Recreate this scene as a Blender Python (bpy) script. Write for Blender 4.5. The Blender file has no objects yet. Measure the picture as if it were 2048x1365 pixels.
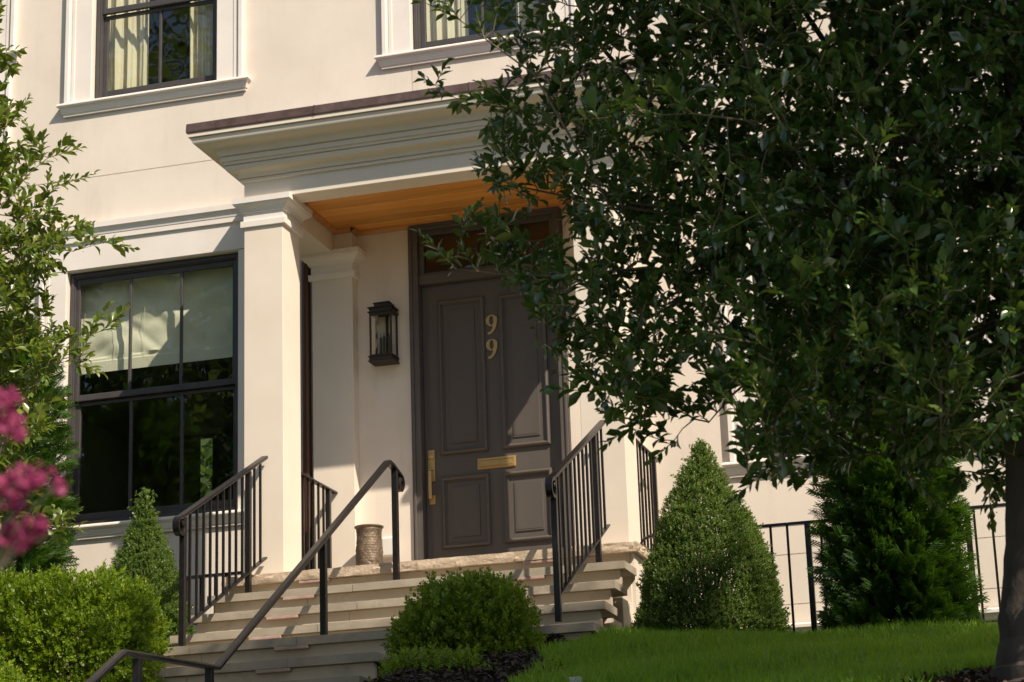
import bpy, bmesh, math, random
import numpy as np
from mathutils import Matrix, Vector
rng = np.random.default_rng(7); random.seed(7)
S = bpy.context.scene
COL = S.collection

# ------------------------------------------------------------------ camera, sky, sun, exposure
cam_d = bpy.data.cameras.new('camera'); cam = bpy.data.objects.new('camera', cam_d); COL.objects.link(cam)
cam_d.sensor_width = 36; cam_d.sensor_fit = 'HORIZONTAL'; cam_d.lens = 78.39
cam_d.clip_start = 0.1; cam_d.clip_end = 2000
CR = ((0.957417, 0.286877, -0.032475), (-0.110011, 0.258507, -0.959725), (-0.266928, 0.922429, 0.279059))
m3 = Matrix(((CR[0][0], -CR[1][0], -CR[2][0]), (CR[0][1], -CR[1][1], -CR[2][1]), (CR[0][2], -CR[1][2], -CR[2][2])))
cam.matrix_world = Matrix.Translation((0, -16, 0)) @ m3.to_4x4()
cam_d.dof.use_dof = True; cam_d.dof.focus_distance = 14.6; cam_d.dof.aperture_fstop = 6.0
S.camera = cam
SUN = Vector((1.36, -1.0, 1.74)).normalized()
W = bpy.data.worlds.new('World'); S.world = W; W.use_nodes = True
nt = W.node_tree; bg = nt.nodes['Background']
sky = nt.nodes.new('ShaderNodeTexSky'); sky.sky_type = 'NISHITA'; sky.sun_disc = False
sky.sun_elevation = math.asin(SUN.z); sky.sun_rotation = math.atan2(SUN.x, SUN.y)
sky.air_density = 1.0; sky.dust_density = 1.5
nt.links.new(sky.outputs[0], bg.inputs[0]); bg.inputs[1].default_value = 0.092
sl = bpy.data.lights.new('sun', 'SUN'); sun = bpy.data.objects.new('sun', sl); COL.objects.link(sun)
sl.energy = 5.0; sl.angle = math.radians(0.53); sl.color = (1.0, 0.865, 0.71)
sun.rotation_euler = SUN.to_track_quat('Z', 'Y').to_euler(); sun.location = SUN * 40
S.view_settings.view_transform = 'Standard'; S.view_settings.look = 'None'
S.view_settings.exposure = 0.39; S.cycles.diffuse_bounces = 8; S.cycles.max_bounces = 14; S.cycles.transparent_max_bounces = 16; S.view_settings.gamma = 1; S.view_settings.use_curve_mapping = False

# ------------------------------------------------------------------ materials
def nodes(name):
    m = bpy.data.materials.new(name); m.use_nodes = True
    t = m.node_tree; b = t.nodes['Principled BSDF']
    return m, t, b
def mix_rgb(t, fac, a, b_):
    n = t.nodes.new('ShaderNodeMix'); n.data_type = 'RGBA'
    if isinstance(fac, float): n.inputs[0].default_value = fac
    else: t.links.new(fac, n.inputs[0])
    for k, v in ((6, a), (7, b_)):
        if isinstance(v, tuple): n.inputs[k].default_value = (*v[:3], 1)
        else: t.links.new(v, n.inputs[k])
    return n.outputs[2]
def noise(t, scale, detail=4, rough=.55, vec=None, stretch=None):
    n = t.nodes.new('ShaderNodeTexNoise'); n.inputs['Scale'].default_value = scale
    n.inputs['Detail'].default_value = detail; n.inputs['Roughness'].default_value = rough
    tc = t.nodes.new('ShaderNodeTexCoord'); out = tc.outputs['Object']
    if stretch:
        mp = t.nodes.new('ShaderNodeMapping'); mp.inputs['Scale'].default_value = stretch
        t.links.new(out, mp.inputs[0]); out = mp.outputs[0]
    t.links.new(out, n.inputs['Vector'])
    return n.outputs['Fac']
def ramp(t, fac, lo, hi):
    r = t.nodes.new('ShaderNodeMapRange'); r.inputs[1].default_value = lo; r.inputs[2].default_value = hi
    t.links.new(fac, r.inputs[0]); return r.outputs[0]
def bump(t, b, h, strength=.2, dist=.01):
    n = t.nodes.new('ShaderNodeBump'); n.inputs['Strength'].default_value = strength
    n.inputs['Distance'].default_value = dist
    t.links.new(h, n.inputs['Height']); t.links.new(n.outputs[0], b.inputs['Normal'])
def surf(name, c1, c2=None, rough=.6, scale=3., bs=0, bscale=200, bdist=.004, metal=0., stretch=None, lo=.35, hi=.65, spec=.5, dirt=None):
    m, t, b = nodes(name)
    b.inputs['Roughness'].default_value = rough; b.inputs['Metallic'].default_value = metal
    b.inputs['Specular IOR Level'].default_value = spec
    if c2:
        c = mix_rgb(t, ramp(t, noise(t, scale, 6, .6, stretch=stretch), lo, hi), c1, c2)
        if dirt:
            c = mix_rgb(t, ramp(t, noise(t, dirt[1], 8, .7, stretch=dirt[3] if len(dirt) > 3 else None), .52, .8), c, dirt[0]) if len(dirt) < 3 else mix_rgb(t, ramp(t, noise(t, dirt[1], 8, .7, stretch=dirt[3] if len(dirt) > 3 else None), dirt[2], dirt[2]+.25), c, dirt[0])
        t.links.new(c, b.inputs['Base Color'])
    else: b.inputs['Base Color'].default_value = (*c1, 1)
    if bs: bump(t, b, noise(t, bscale, 5, .6, stretch=stretch), bs, bdist)
    return m
def leafmat(name, c1, c2, c3, rough=.35, trans=.35, tcol=None, spec=.5, coat=0.):
    m, t, b = nodes(name)
    g = t.nodes.new('ShaderNodeNewGeometry')
    oi = t.nodes.new('ShaderNodeObjectInfo')
    ad = t.nodes.new('ShaderNodeMath'); ad.operation = 'ADD'
    t.links.new(g.outputs['Random Per Island'], ad.inputs[0]); t.links.new(oi.outputs['Random'], ad.inputs[1])
    fr = t.nodes.new('ShaderNodeMath'); fr.operation = 'FRACT'; t.links.new(ad.outputs[0], fr.inputs[0])
    c = mix_rgb(t, ramp(t, fr.outputs[0], 0., .75), c1, c2)
    c = mix_rgb(t, ramp(t, fr.outputs[0], .86, 1.), c, c3)
    t.links.new(c, b.inputs['Base Color']); b.inputs['Roughness'].default_value = rough
    b.inputs['Specular IOR Level'].default_value = spec
    b.inputs['Coat Weight'].default_value = coat; b.inputs['Coat Roughness'].default_value = .22; b.inputs['Coat IOR'].default_value = 1.7
    tr = t.nodes.new('ShaderNodeBsdfTranslucent')
    tc = mix_rgb(t, .6, c, tcol or (c3[0]*1.4, c3[1]*1.6, c3[2]*.6)); t.links.new(tc, tr.inputs[0])
    mx = t.nodes.new('ShaderNodeMixShader'); mx.inputs[0].default_value = trans
    t.links.new(b.outputs[0], mx.inputs[1]); t.links.new(tr.outputs[0], mx.inputs[2])
    t.links.new(mx.outputs[0], t.nodes['Material Output'].inputs[0])
    return m
def glassmat(name, tint, ior=1.5, wav=0., rough=0.):
    m, t, b = nodes(name); t.nodes.remove(b)
    tr = t.nodes.new('ShaderNodeBsdfTransparent'); tr.inputs[0].default_value = (*tint, 1)
    gl = t.nodes.new('ShaderNodeBsdfGlossy'); gl.inputs['Roughness'].default_value = rough
    lw = t.nodes.new('ShaderNodeLayerWeight'); lw.inputs[0].default_value = .5
    pw = t.nodes.new('ShaderNodeMath'); pw.operation = 'POWER'; pw.inputs[1].default_value = 5; t.links.new(lw.outputs['Facing'], pw.inputs[0])
    f0 = ((ior-1)/(ior+1))**2
    fr = t.nodes.new('ShaderNodeMath'); fr.operation = 'MULTIPLY_ADD'; fr.inputs[1].default_value = 1-f0; fr.inputs[2].default_value = f0; t.links.new(pw.outputs[0], fr.inputs[0])
    mx = t.nodes.new('ShaderNodeMixShader')
    if wav:
        n = t.nodes.new('ShaderNodeBump'); n.inputs['Strength'].default_value = wav; n.inputs['Distance'].default_value = .02
        t.links.new(noise(t, 3.0, 2), n.inputs['Height']); t.links.new(n.outputs[0], gl.inputs['Normal'])
    t.links.new(fr.outputs[0], mx.inputs[0]); t.links.new(tr.outputs[0], mx.inputs[1]); t.links.new(gl.outputs[0], mx.inputs[2])
    t.links.new(mx.outputs[0], t.nodes['Material Output'].inputs[0])
    return m
M = {}
M['stucco'] = surf('stucco', (.675, .605, .52), (.765, .695, .605), .85, 1.1, .3, 55, .0025, dirt=((.62, .55, .47), 2.4, .54, (1.6, 1, .22)))
M['column'] = surf('column_stucco', (.70, .625, .52), (.75, .675, .57), .8, 1.6, .1, 240, .002, dirt=((.63, .55, .44), 2.5, .62, (1, 1, .3)))
M['trim'] = surf('cast_trim', (.73, .68, .62), (.80, .755, .70), .7, 2.0, .08, 300, .0015, dirt=((.60, .54, .47), 4.0, .6, (1, 1, .5)))
M['window'] = surf('window_frame_paint', (.055, .05, .05), (.07, .064, .062), .45, 6, .05, 90, .001)
M['door'] = surf('door_paint', (.088, .076, .066), (.105, .09, .078), .42, 2.5, .06, 60, .001, stretch=(1, 1, .12))
M['doorframe'] = surf('door_frame_paint', (.085, .074, .066), (.1, .088, .078), .5, 3, .04, 60, .001)
M['copper'] = surf('weathered_copper', (.10, .062, .055), (.165, .11, .10), .5, 9, .15, 60, .002, metal=.35, dirt=((.22, .17, .16), 14, .58))
M['pipe'] = surf('copper_pipe', (.085, .035, .022), (.14, .06, .035), .38, 5, .05, 40, .001, metal=.5, stretch=(1, 1, .15))
M['wood'] = surf('cedar_board', (.40, .165, .038), (.62, .29, .085), .5, 5, .2, 60, .0015, stretch=(.25, 5, 5), lo=.3, hi=.7)
M['iron'] = surf('painted_iron', (.008, .0072, .0075), (.014, .012, .0125), .34, 30, .12, 120, .001, spec=.5)
M['lantern'] = surf('dark_bronze', (.018, .014, .011), (.035, .026, .02), .5, 40, .1, 100, .001, metal=.3)
M['brass'] = surf('brass', (.58, .37, .14), (.68, .46, .20), .36, 20, .05, 100, .001, metal=.7, lo=.2, hi=.8)
M['candle'] = surf('candle_sleeve', (.07, .06, .05), None, .6)
M['urn'] = surf('embossed_bronze', (.10, .075, .052), (.20, .15, .10), .5, 18, .5, 90, .006, metal=.3)
M['white'] = surf('white_plastic', (.75, .73, .68), None, .4)
M['grey_cap'] = surf('pale_grey_plastic', (.45, .43, .40), (.52, .50, .46), .6, 20)
M['stone'] = surf('sandstone', (.285, .25, .19), (.37, .325, .25), .85, 3.5, .35, 70, .004, dirt=((.20, .16, .115), 5, .55))
M['riser'] = surf('riser_stone', (.50, .41, .30), (.58, .485, .36), .85, 2.5, .25, 80, .003, dirt=((.30, .25, .18), 3, .55))
M['edge'] = surf('rough_stone_edge', (.44, .345, .245), (.57, .46, .34), .9, 9, .6, 40, .012, dirt=((.28, .2, .15), 14, .55))
M['steplight'] = surf('pinkish_metal', (.36, .24, .2), (.46, .33, .28), .55, 15, .1, 80, .002)
M['interior'] = surf('interior_paint', (.42, .37, .31), (.48, .43, .36), .8, 2)
M['shade_cloth'] = surf('pale_shade_cloth', (.80, .77, .64), (.86, .83, .71), .9, 2.0, .15, 30, .004)
M['curtain'] = surf('curtain_cloth', (.76, .69, .52), (.82, .75, .59), .9, 4, .1, 90, .002, stretch=(1, 1, .3))
M['bark'] = surf('bark', (.032, .025, .02), (.065, .052, .042), .9, 9, .5, 35, .012, stretch=(1, 1, .5))
M['twig'] = surf('twig_bark', (.10, .085, .055), (.17, .14, .09), .8, 30)
M['shoot'] = surf('green_shoot', (.21, .20, .06), (.30, .27, .09), .7, 30)
M['berry'] = surf('berry', (.07, .05, .02), None, .4)
M['mulch'] = surf('mulch', (.035, .023, .016), (.10, .066, .045), .95, 30, .5, 60, .02)
M['soil'] = surf('lawn_soil', (.05, .075, .02), (.075, .10, .03), .95, 3, .3, 30, .02)
M['asphalt'] = surf('asphalt', (.045, .045, .046), (.06, .06, .06), .9, 8, .3, 120, .005)
M['concrete'] = surf('concrete', (.30, .29, .27), (.38, .36, .34), .9, 3, .2, 90, .003)
M['glass'] = glassmat('window_glass', (.93, .95, .92), 1.78, .05)
M['glass_t'] = glassmat('transom_glass', (.75, .78, .74), 1.74, .02)
M['lglass'] = glassmat('lantern_glass', (.96, .95, .92), 1.45, .15)
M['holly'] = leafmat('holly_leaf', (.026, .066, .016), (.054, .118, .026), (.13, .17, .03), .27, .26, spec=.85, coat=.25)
M['holly_sun'] = leafmat('holly_leaf_sunlit', (.075, .145, .022), (.14, .205, .035), (.25, .26, .05), .3, .32, spec=.6)  # sunlit copy of the holly leaf: sunshine put into brighter, yellower colours
M['box'] = leafmat('boxwood_leaf', (.07, .145, .006), (.165, .255, .010), (.32, .38, .03), .42, .35)
M['boxold'] = leafmat('boxwood_leaf_muted', (.045, .11, .016), (.11, .185, .032), (.25, .29, .06), .5, .3)
M['thuja'] = leafmat('arborvitae_spray', (.022, .072, .008), (.05, .128, .012), (.095, .17, .018), .55, .35)
M['grass'] = leafmat('grass_blade', (.075, .22, .006), (.18, .35, .014), (.36, .42, .06), .5, .4)
M['shadetree'] = leafmat('street_tree_leaf', (.05, .085, .025), (.085, .135, .035), (.13, .18, .04), .5, .5)
M['petal'] = leafmat('crape_petal', (.27, .025, .095), (.36, .05, .15), (.42, .09, .22), .7, .35, tcol=(.6, .06, .3))

# ------------------------------------------------------------------ mesh helpers
def link(name, mesh, parent=None, **kw):
    o = bpy.data.objects.new(name, mesh); COL.objects.link(o)
    if parent is not None: o.parent = parent
    for k, v in kw.items(): o[k] = v
    return o
def root(name, label, cat, loc=(0, 0, 0), group=None):
    o = bpy.data.objects.new(name, None); COL.objects.link(o); o.location = loc; o.empty_display_size = .1
    o['label'] = label; o['category'] = cat
    if group: o['group'] = group
    return o
class MB:
    def __init__(s): s.v = []; s.f = []
    def add(s, vs, fs):
        k = len(s.v); s.v += [tuple(p) for p in vs]; s.f += [tuple(i + k for i in f) for f in fs]; return s
    def box(s, x0, x1, y0, y1, z0, z1):
        return s.add([(x0,y0,z0),(x1,y0,z0),(x1,y1,z0),(x0,y1,z0),(x0,y0,z1),(x1,y0,z1),(x1,y1,z1),(x0,y1,z1)],
                     [(0,3,2,1),(4,5,6,7),(0,1,5,4),(1,2,6,5),(2,3,7,6),(3,0,4,7)])
    def loft(s, rings, closed=True, caps=False):
        n = len(rings[0]); vs = [p for r in rings for p in r]; fs = []
        for i in range(len(rings)-1):
            for j in range(n if closed else n-1):
                a, b = i*n+j, i*n+(j+1) % n
                fs.append((a, b, b+n, a+n))
        if caps: fs += [tuple(range(n))[::-1], tuple(range((len(rings)-1)*n, len(rings)*n))]
        return s.add(vs, fs)
    def tube(s, pts, rad, n=8, caps=True):
        pts = [Vector(p) for p in pts]; rr = rad if hasattr(rad, '__len__') else [rad]*len(pts)
        rings = []; up = Vector((.31, .17, .93))
        for i, p in enumerate(pts):
            d = (pts[min(i+1, len(pts)-1)] - pts[max(i-1, 0)]).normalized()
            if abs(d.dot(up)) > .95: up = Vector((.9, .3, .1))
            a = d.cross(up).normalized(); b = d.cross(a)
            rings.append([p + (a*math.cos(2*math.pi*k/n) + b*math.sin(2*math.pi*k/n))*rr[i] for k in range(n)])
        return s.loft(rings, True, caps)
    def lathe(s, prof, c=(0,0,0), n=32):
        rings = [[(c[0]+r*math.cos(2*math.pi*k/n), c[1]+r*math.sin(2*math.pi*k/n), c[2]+z) for k in range(n)] for r, z in prof]
        return s.loft(rings, True, True)
    def obj(s, name, mat, parent=None, bevel=0, smooth=False, **kw):
        me = bpy.data.meshes.new(name); me.from_pydata(s.v, [], s.f); me.materials.append(M[mat])
        bm = bmesh.new(); bm.from_mesh(me); bmesh.ops.recalc_face_normals(bm, faces=bm.faces); bm.to_mesh(me); bm.free()
        if smooth:
            me.polygons.foreach_set('use_smooth', [True]*len(me.polygons))
            me.set_sharp_from_angle(angle=math.radians(28))
        o = link(name, me, parent, **kw)
        if bevel:
            b = o.modifiers.new('bevel', 'BEVEL'); b.width = bevel; b.segments = 2; b.limit_method = 'ANGLE'; b.angle_limit = math.radians(50)
        return o
def usweep(prof, x0, x1, yf, yb, fp=1., sp=1.):
    """moulding profile [(projection, z)] carried round left, front and right of a block, mitred"""
    m = MB(); rings = []
    for p, z in prof:
        rings.append([(x0-p*sp, yb, z), (x0-p*sp, yf-p*fp, z), (x1+p*sp, yf-p*fp, z), (x1+p*sp, yb, z)])
    return m.loft(rings, False)
def ringsweep(prof, x0, x1, y0, y1, fp=.72):
    rings = [[(x0-p, y0-p*fp, z), (x1+p, y0-p*fp, z), (x1+p, y1+p, z), (x0-p, y1+p, z)] for p, z in prof]
    return MB().loft(rings, True)
def framesweep(prof, x0, x1, z0, z1, y):
    """moulding [(inset, depth towards -Y)] carried round a rectangle on a wall"""
    rings = [[(x0+i, y-d, z0+i), (x1-i, y-d, z0+i), (x1-i, y-d, z1-i), (x0+i, y-d, z1-i)] for i, d in prof]
    return MB().loft(rings, True)
def cyma(p0, z0, p1, z1, n=8):
    """S curve from (p0,z0) to (p1,z1)"""
    out = []
    for i in range(n+1):
        t = i/n; out.append((p0+(p1-p0)*t, z0+(z1-z0)*(t+.16*math.sin(2*math.pi*t))))
    return out
def quadmesh(name, V, mat, parent=None, n=4, smooth=False, faces=None, **kw):
    """V: (N,k,3) islands; faces: per-island polygons (all n-gons)"""
    V = np.asarray(V, dtype=np.float32); N, k = V.shape[:2]
    F = np.asarray(faces if faces is not None else [list(range(n))]); nf = len(F)
    idx = (F[None] + (np.arange(N)*k)[:, None, None]).reshape(-1)
    me = bpy.data.meshes.new(name); me.vertices.add(N*k); me.vertices.foreach_set('co', V.reshape(-1))
    me.loops.add(len(idx)); me.loops.foreach_set('vertex_index', idx.astype(np.int32))
    tot = N*nf; me.polygons.add(tot)
    me.polygons.foreach_set('loop_start', (np.arange(tot)*F.shape[1]).astype(np.int32))
    me.polygons.foreach_set('loop_total', np.full(tot, F.shape[1], dtype=np.int32))
    if smooth: me.polygons.foreach_set('use_smooth', np.ones(tot, dtype=bool))
    me.update(calc_edges=True); me.materials.append(M[mat])
    return link(name, me, parent, **kw)
def frames(d, roll=None, up=(0, 0, 1.)):
    """rotation matrices with local y along d, local z as near 'up' as possible, then rolled"""
    d = d/np.linalg.norm(d, axis=1, keepdims=True); up = np.broadcast_to(np.asarray(up, float), d.shape)
    x = np.cross(d, up); l = np.linalg.norm(x, axis=1, keepdims=True); x = np.where(l < 1e-3, np.array([1., 0, 0]), x/np.maximum(l, 1e-6))
    z = np.cross(x, d)
    if roll is not None:
        c, s_ = np.cos(roll)[:, None], np.sin(roll)[:, None]; x, z = x*c+z*s_, z*c-x*s_
    return np.stack([x, d, z], axis=2)
def place(T, Rm, pos, sc):
    return np.einsum('nij,kj->nki', Rm, T)*np.asarray(sc)[:, None, None] + pos[:, None, :]
def unit(n):
    v = rng.normal(size=(n, 3)); return v/np.linalg.norm(v, axis=1, keepdims=True)

# ------------------------------------------------------------------ terrain
TX = [-60, -16, -14.2, -13.9, -13, -11, -9, -8, -7, -6, -5, -4, -3, -2.2, 0, 40]
TZ = [-1.62, -1.62, -1.62, -1.5, -1.45, -.55, .45, .80, 1.08, 1.33, 1.56, 1.77, 1.955, 2.09, 2.09, 2.09]
def ground(x, y):
    z = np.interp(y, TX, TZ)
    z = z-.062*np.clip(np.asarray(x)+3.0, -1., 3.2)*np.clip((np.asarray(y)+7)/2., 0, 1)*np.clip((np.asarray(y)-30)/-25, 0, 1)
    z = z-.38*np.clip((-3.75-np.asarray(x))/.6, 0, 1)*np.clip((-3.0-np.asarray(y))/.8, 0, 1)*np.clip((np.asarray(x)+7.3)/.3, 0, 1)
    inside = (x > -6.95) & (x < -4.6) & (y < -2.75)
    stair = 2.0 - .181*((-2.9 - y)/.3) - .35
    z = np.where(inside, np.minimum(z, np.maximum(stair, -1.6)), z)
    return z
def terrain():
    xs = np.concatenate([[-300, -120, -60, -30], np.linspace(-16, -7, 19), [-6.97, -6.94], np.linspace(-6.8, -4.7, 8), [-4.61, -4.58], np.linspace(-4.4, 8, 32), [14, 30, 60, 120, 300]])
    ys = np.concatenate([[-400, -120, -60, -30, -20, -16], np.linspace(-14.2, 0, 72), [3, 8, 20, 60, 150, 400]])
    X, Y = np.meshgrid(xs, ys); Z = ground(X, Y)
    lump = .015*np.sin(X*2.1+Y*1.3)+.012*np.sin(X*3.7-Y*2.9); Z = Z + np.where((Y > -12) & (Y < -1), lump, 0)
    m = MB(); nx = len(xs); vs = np.stack([X, Y, Z], 2).reshape(-1, 3).tolist()
    fs = [(j*nx+i, j*nx+i+1, (j+1)*nx+i+1, (j+1)*nx+i) for j in range(len(ys)-1) for i in range(nx-1)]
    m.add(vs, fs); return m.obj('ground', 'soil', smooth=True, kind='structure')
terrain()
MB().add([(-200,-60,-1.612),(200,-60,-1.612),(200,-16.6,-1.612),(-200,-16.6,-1.612)], [(0,1,2,3)]).obj('street', 'asphalt', kind='structure')
MB().box(-200, 200, -16.6, -16.45, -1.7, -1.48).obj('kerb', 'concrete', bevel=.01, kind='structure')
MB().box(-200, 200, -16.445, -14.6, -1.7, -1.484).obj('pavement', 'concrete', kind='structure')

# ------------------------------------------------------------------ house
house = root('house', 'large cream stucco house with a covered front porch and dark windows', 'house', (-4.9, 0, 2.09))
house_loc = Vector(house.location)
def H(o):   # keep world placement under the house root
    o.parent = house; o.matrix_parent_inverse = Matrix.Translation(-house_loc); return o
def wallgrid(name, x0, x1, z0, z1, holes, grooves_h, grooves_v, y=0., depth=.16):
    """front skin with real openings and recessed control joints"""
    g = .0035
    hs = [(a, b, c, d, depth, False) for a, b, c, d in holes]
    hs += [(xa, xb, z-g, z+g, .006, True) for z, xa, xb in grooves_h] + [(x-g, x+g, za, zb, .006, True) for x, za, zb in grooves_v]
    xs = sorted({x0, x1, *[h[0] for h in hs], *[h[1] for h in hs]}); zs = sorted({z0, z1, *[h[2] for h in hs], *[h[3] for h in hs]})
    xs = [x for x in xs if x0 <= x <= x1]; zs = [z for z in zs if z0 <= z <= z1]
    def dep(i, j):
        if i < 0 or j < 0 or i >= len(xs)-1 or j >= len(zs)-1: return None
        cx, cz = (xs[i]+xs[i+1])/2, (zs[j]+zs[j+1])/2; best = 0; back = True
        for a, b, c, d, dp, bk in hs:
            if a < cx < b and c < cz < d and dp > best: best, back = dp, bk
        return best, back
    m = MB()
    for i in range(len(xs)-1):
        for j in range(len(zs)-1):
            d, bk = dep(i, j); a, b, c, e = xs[i], xs[i+1], zs[j], zs[j+1]
            if bk: m.add([(a,y+d,c),(b,y+d,c),(b,y+d,e),(a,y+d,e)], [(0,1,2,3)])
            for di, dj, q in ((1,0,((b,c),(b,e))), (-1,0,((a,c),(a,e))), (0,1,((a,e),(b,e))), (0,-1,((a,c),(b,c)))):
                o = dep(i+di, j+dj)
                if o is None or o[0] >= d: continue
                (p, r), (s_, t_) = q
                m.add([(p,y+o[0],r),(s_,y+o[0],t_),(s_,y+d,t_),(p,y+d,r)], [(0,1,2,3)])
    return m.obj(name, 'stucco')
WL = (-8.475, -6.925, 3.715, 5.875); WR = (-2.725, -1.175, 3.715, 5.875)
UPS = [(-8.289, -7.124), (-5.402, -4.237), (-2.515, -1.35)]
UZ0, UZ1 = 7.40, 9.45
holes = [WL, WR] + [(a, b, UZ0, UZ1) for a, b in UPS] + [(-5.465, -4.187, 2.9, 5.905), (-10.1, -9.27, 7.97, 9.45)]
H(wallgrid('wall', -12.5, 3.5, 1.7, 10.6, holes,
    [(6.70, -12.5, -6.3), (6.70, -3.3, 3.5), (2.982, -3.42, 3.5), (2.615, -3.42, 3.5), (2.982, -12.5, -6.43), (2.615, -12.5, -6.43), (10.0, -12.5, 3.5)],
    [(-5.405, 6.40, 7.27), (-8.9, 2.2, 6.7)]))
H(MB().box(-12.5, 3.5, .45, .5, 1.7, 10.6).add([(-12.5,0,10.6),(3.5,0,10.6),(3.5,9,10.6),(-12.5,9,10.6)], [(0,1,2,3)]).add([(-12.5,0,1.7),(-12.5,9,1.7),(-12.5,9,10.6),(-12.5,0,10.6)], [(0,1,2,3)]).add([(3.5,0,1.7),(3.5,9,1.7),(3.5,9,10.6),(3.5,0,10.6)], [(0,1,2,3)]).add([(-12.5,9,1.7),(3.5,9,1.7),(3.5,9,10.6),(-12.5,9,10.6)], [(0,1,2,3)]).obj('roof', 'stucco')) if False else None
side = MB()
for x in (-12.5, 3.5): side.add([(x,0,1.7),(x,9,1.7),(x,9,10.6),(x,0,10.6)], [(0,1,2,3)])
H(side.obj('side_wall', 'stucco'))
H(MB().box(-12.7, 3.7, -.2, 9.2, 10.605, 10.8).obj('roof', 'copper'))
H(usweep([(0, 2.40), (.035, 2.40), (.035, 2.434), (.06, 2.434), (.06, 2.455), (.045, 2.468), (0, 2.475)], -3.425, 3.4, -.02, 0.).obj('base_moulding', 'trim'))
H(usweep([(0, 2.40), (.035, 2.40), (.035, 2.434), (.06, 2.434), (.06, 2.455), (.045, 2.468), (0, 2.475)], -12.4, -6.45, -.02, 0.).obj('base_moulding', 'trim'))
# rooms behind the windows
def room(x0, x1, z0, z1, y1=4.5, hole=None):
    m = MB(); y0 = .165
    m.add([(x0,y0,z0),(x1,y0,z0),(x1,y1,z0),(x0,y1,z0)], [(0,1,2,3)]); m.add([(x0,y0,z1),(x1,y0,z1),(x1,y1,z1),(x0,y1,z1)], [(0,1,2,3)])
    m.add([(x0,y0,z0),(x0,y1,z0),(x0,y1,z1),(x0,y0,z1)], [(0,1,2,3)]); m.add([(x1,y0,z0),(x1,y1,z0),(x1,y1,z1),(x1,y0,z1)], [(0,1,2,3)])
    if hole:
        a, b, c, d = hole
        for q in ((x0,a,z0,z1), (b,x1,z0,z1), (a,b,z0,c), (a,b,d,z1)):
            m.add([(q[0],y1,q[2]),(q[1],y1,q[2]),(q[1],y1,q[3]),(q[0],y1,q[3])], [(0,1,2,3)])
    else: m.add([(x0,y1,z0),(x1,y1,z0),(x1,y1,z1),(x0,y1,z1)], [(0,1,2,3)])
    H(m.obj('room', 'interior'))
room(-12.3, -6.1, 3.0, 6.8, 9.0, (-11.34, -11.18, 5.0, 6.75)); room(-3.6, -.3, 3.0, 6.2); room(-12.4, -6.6, 6.9, 9.9); room(-6.4, -3.4, 6.9, 9.9); room(-3.2, 1, 6.9, 9.9)
room(-6.0, -3.7, 2.85, 6.1, 3)
def pane(x0, x1, z0, z1, y, parent): 
    return MB().box(x0, x1, y, y+.006, z0, z1).obj('pane', 'glass', parent)
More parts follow.
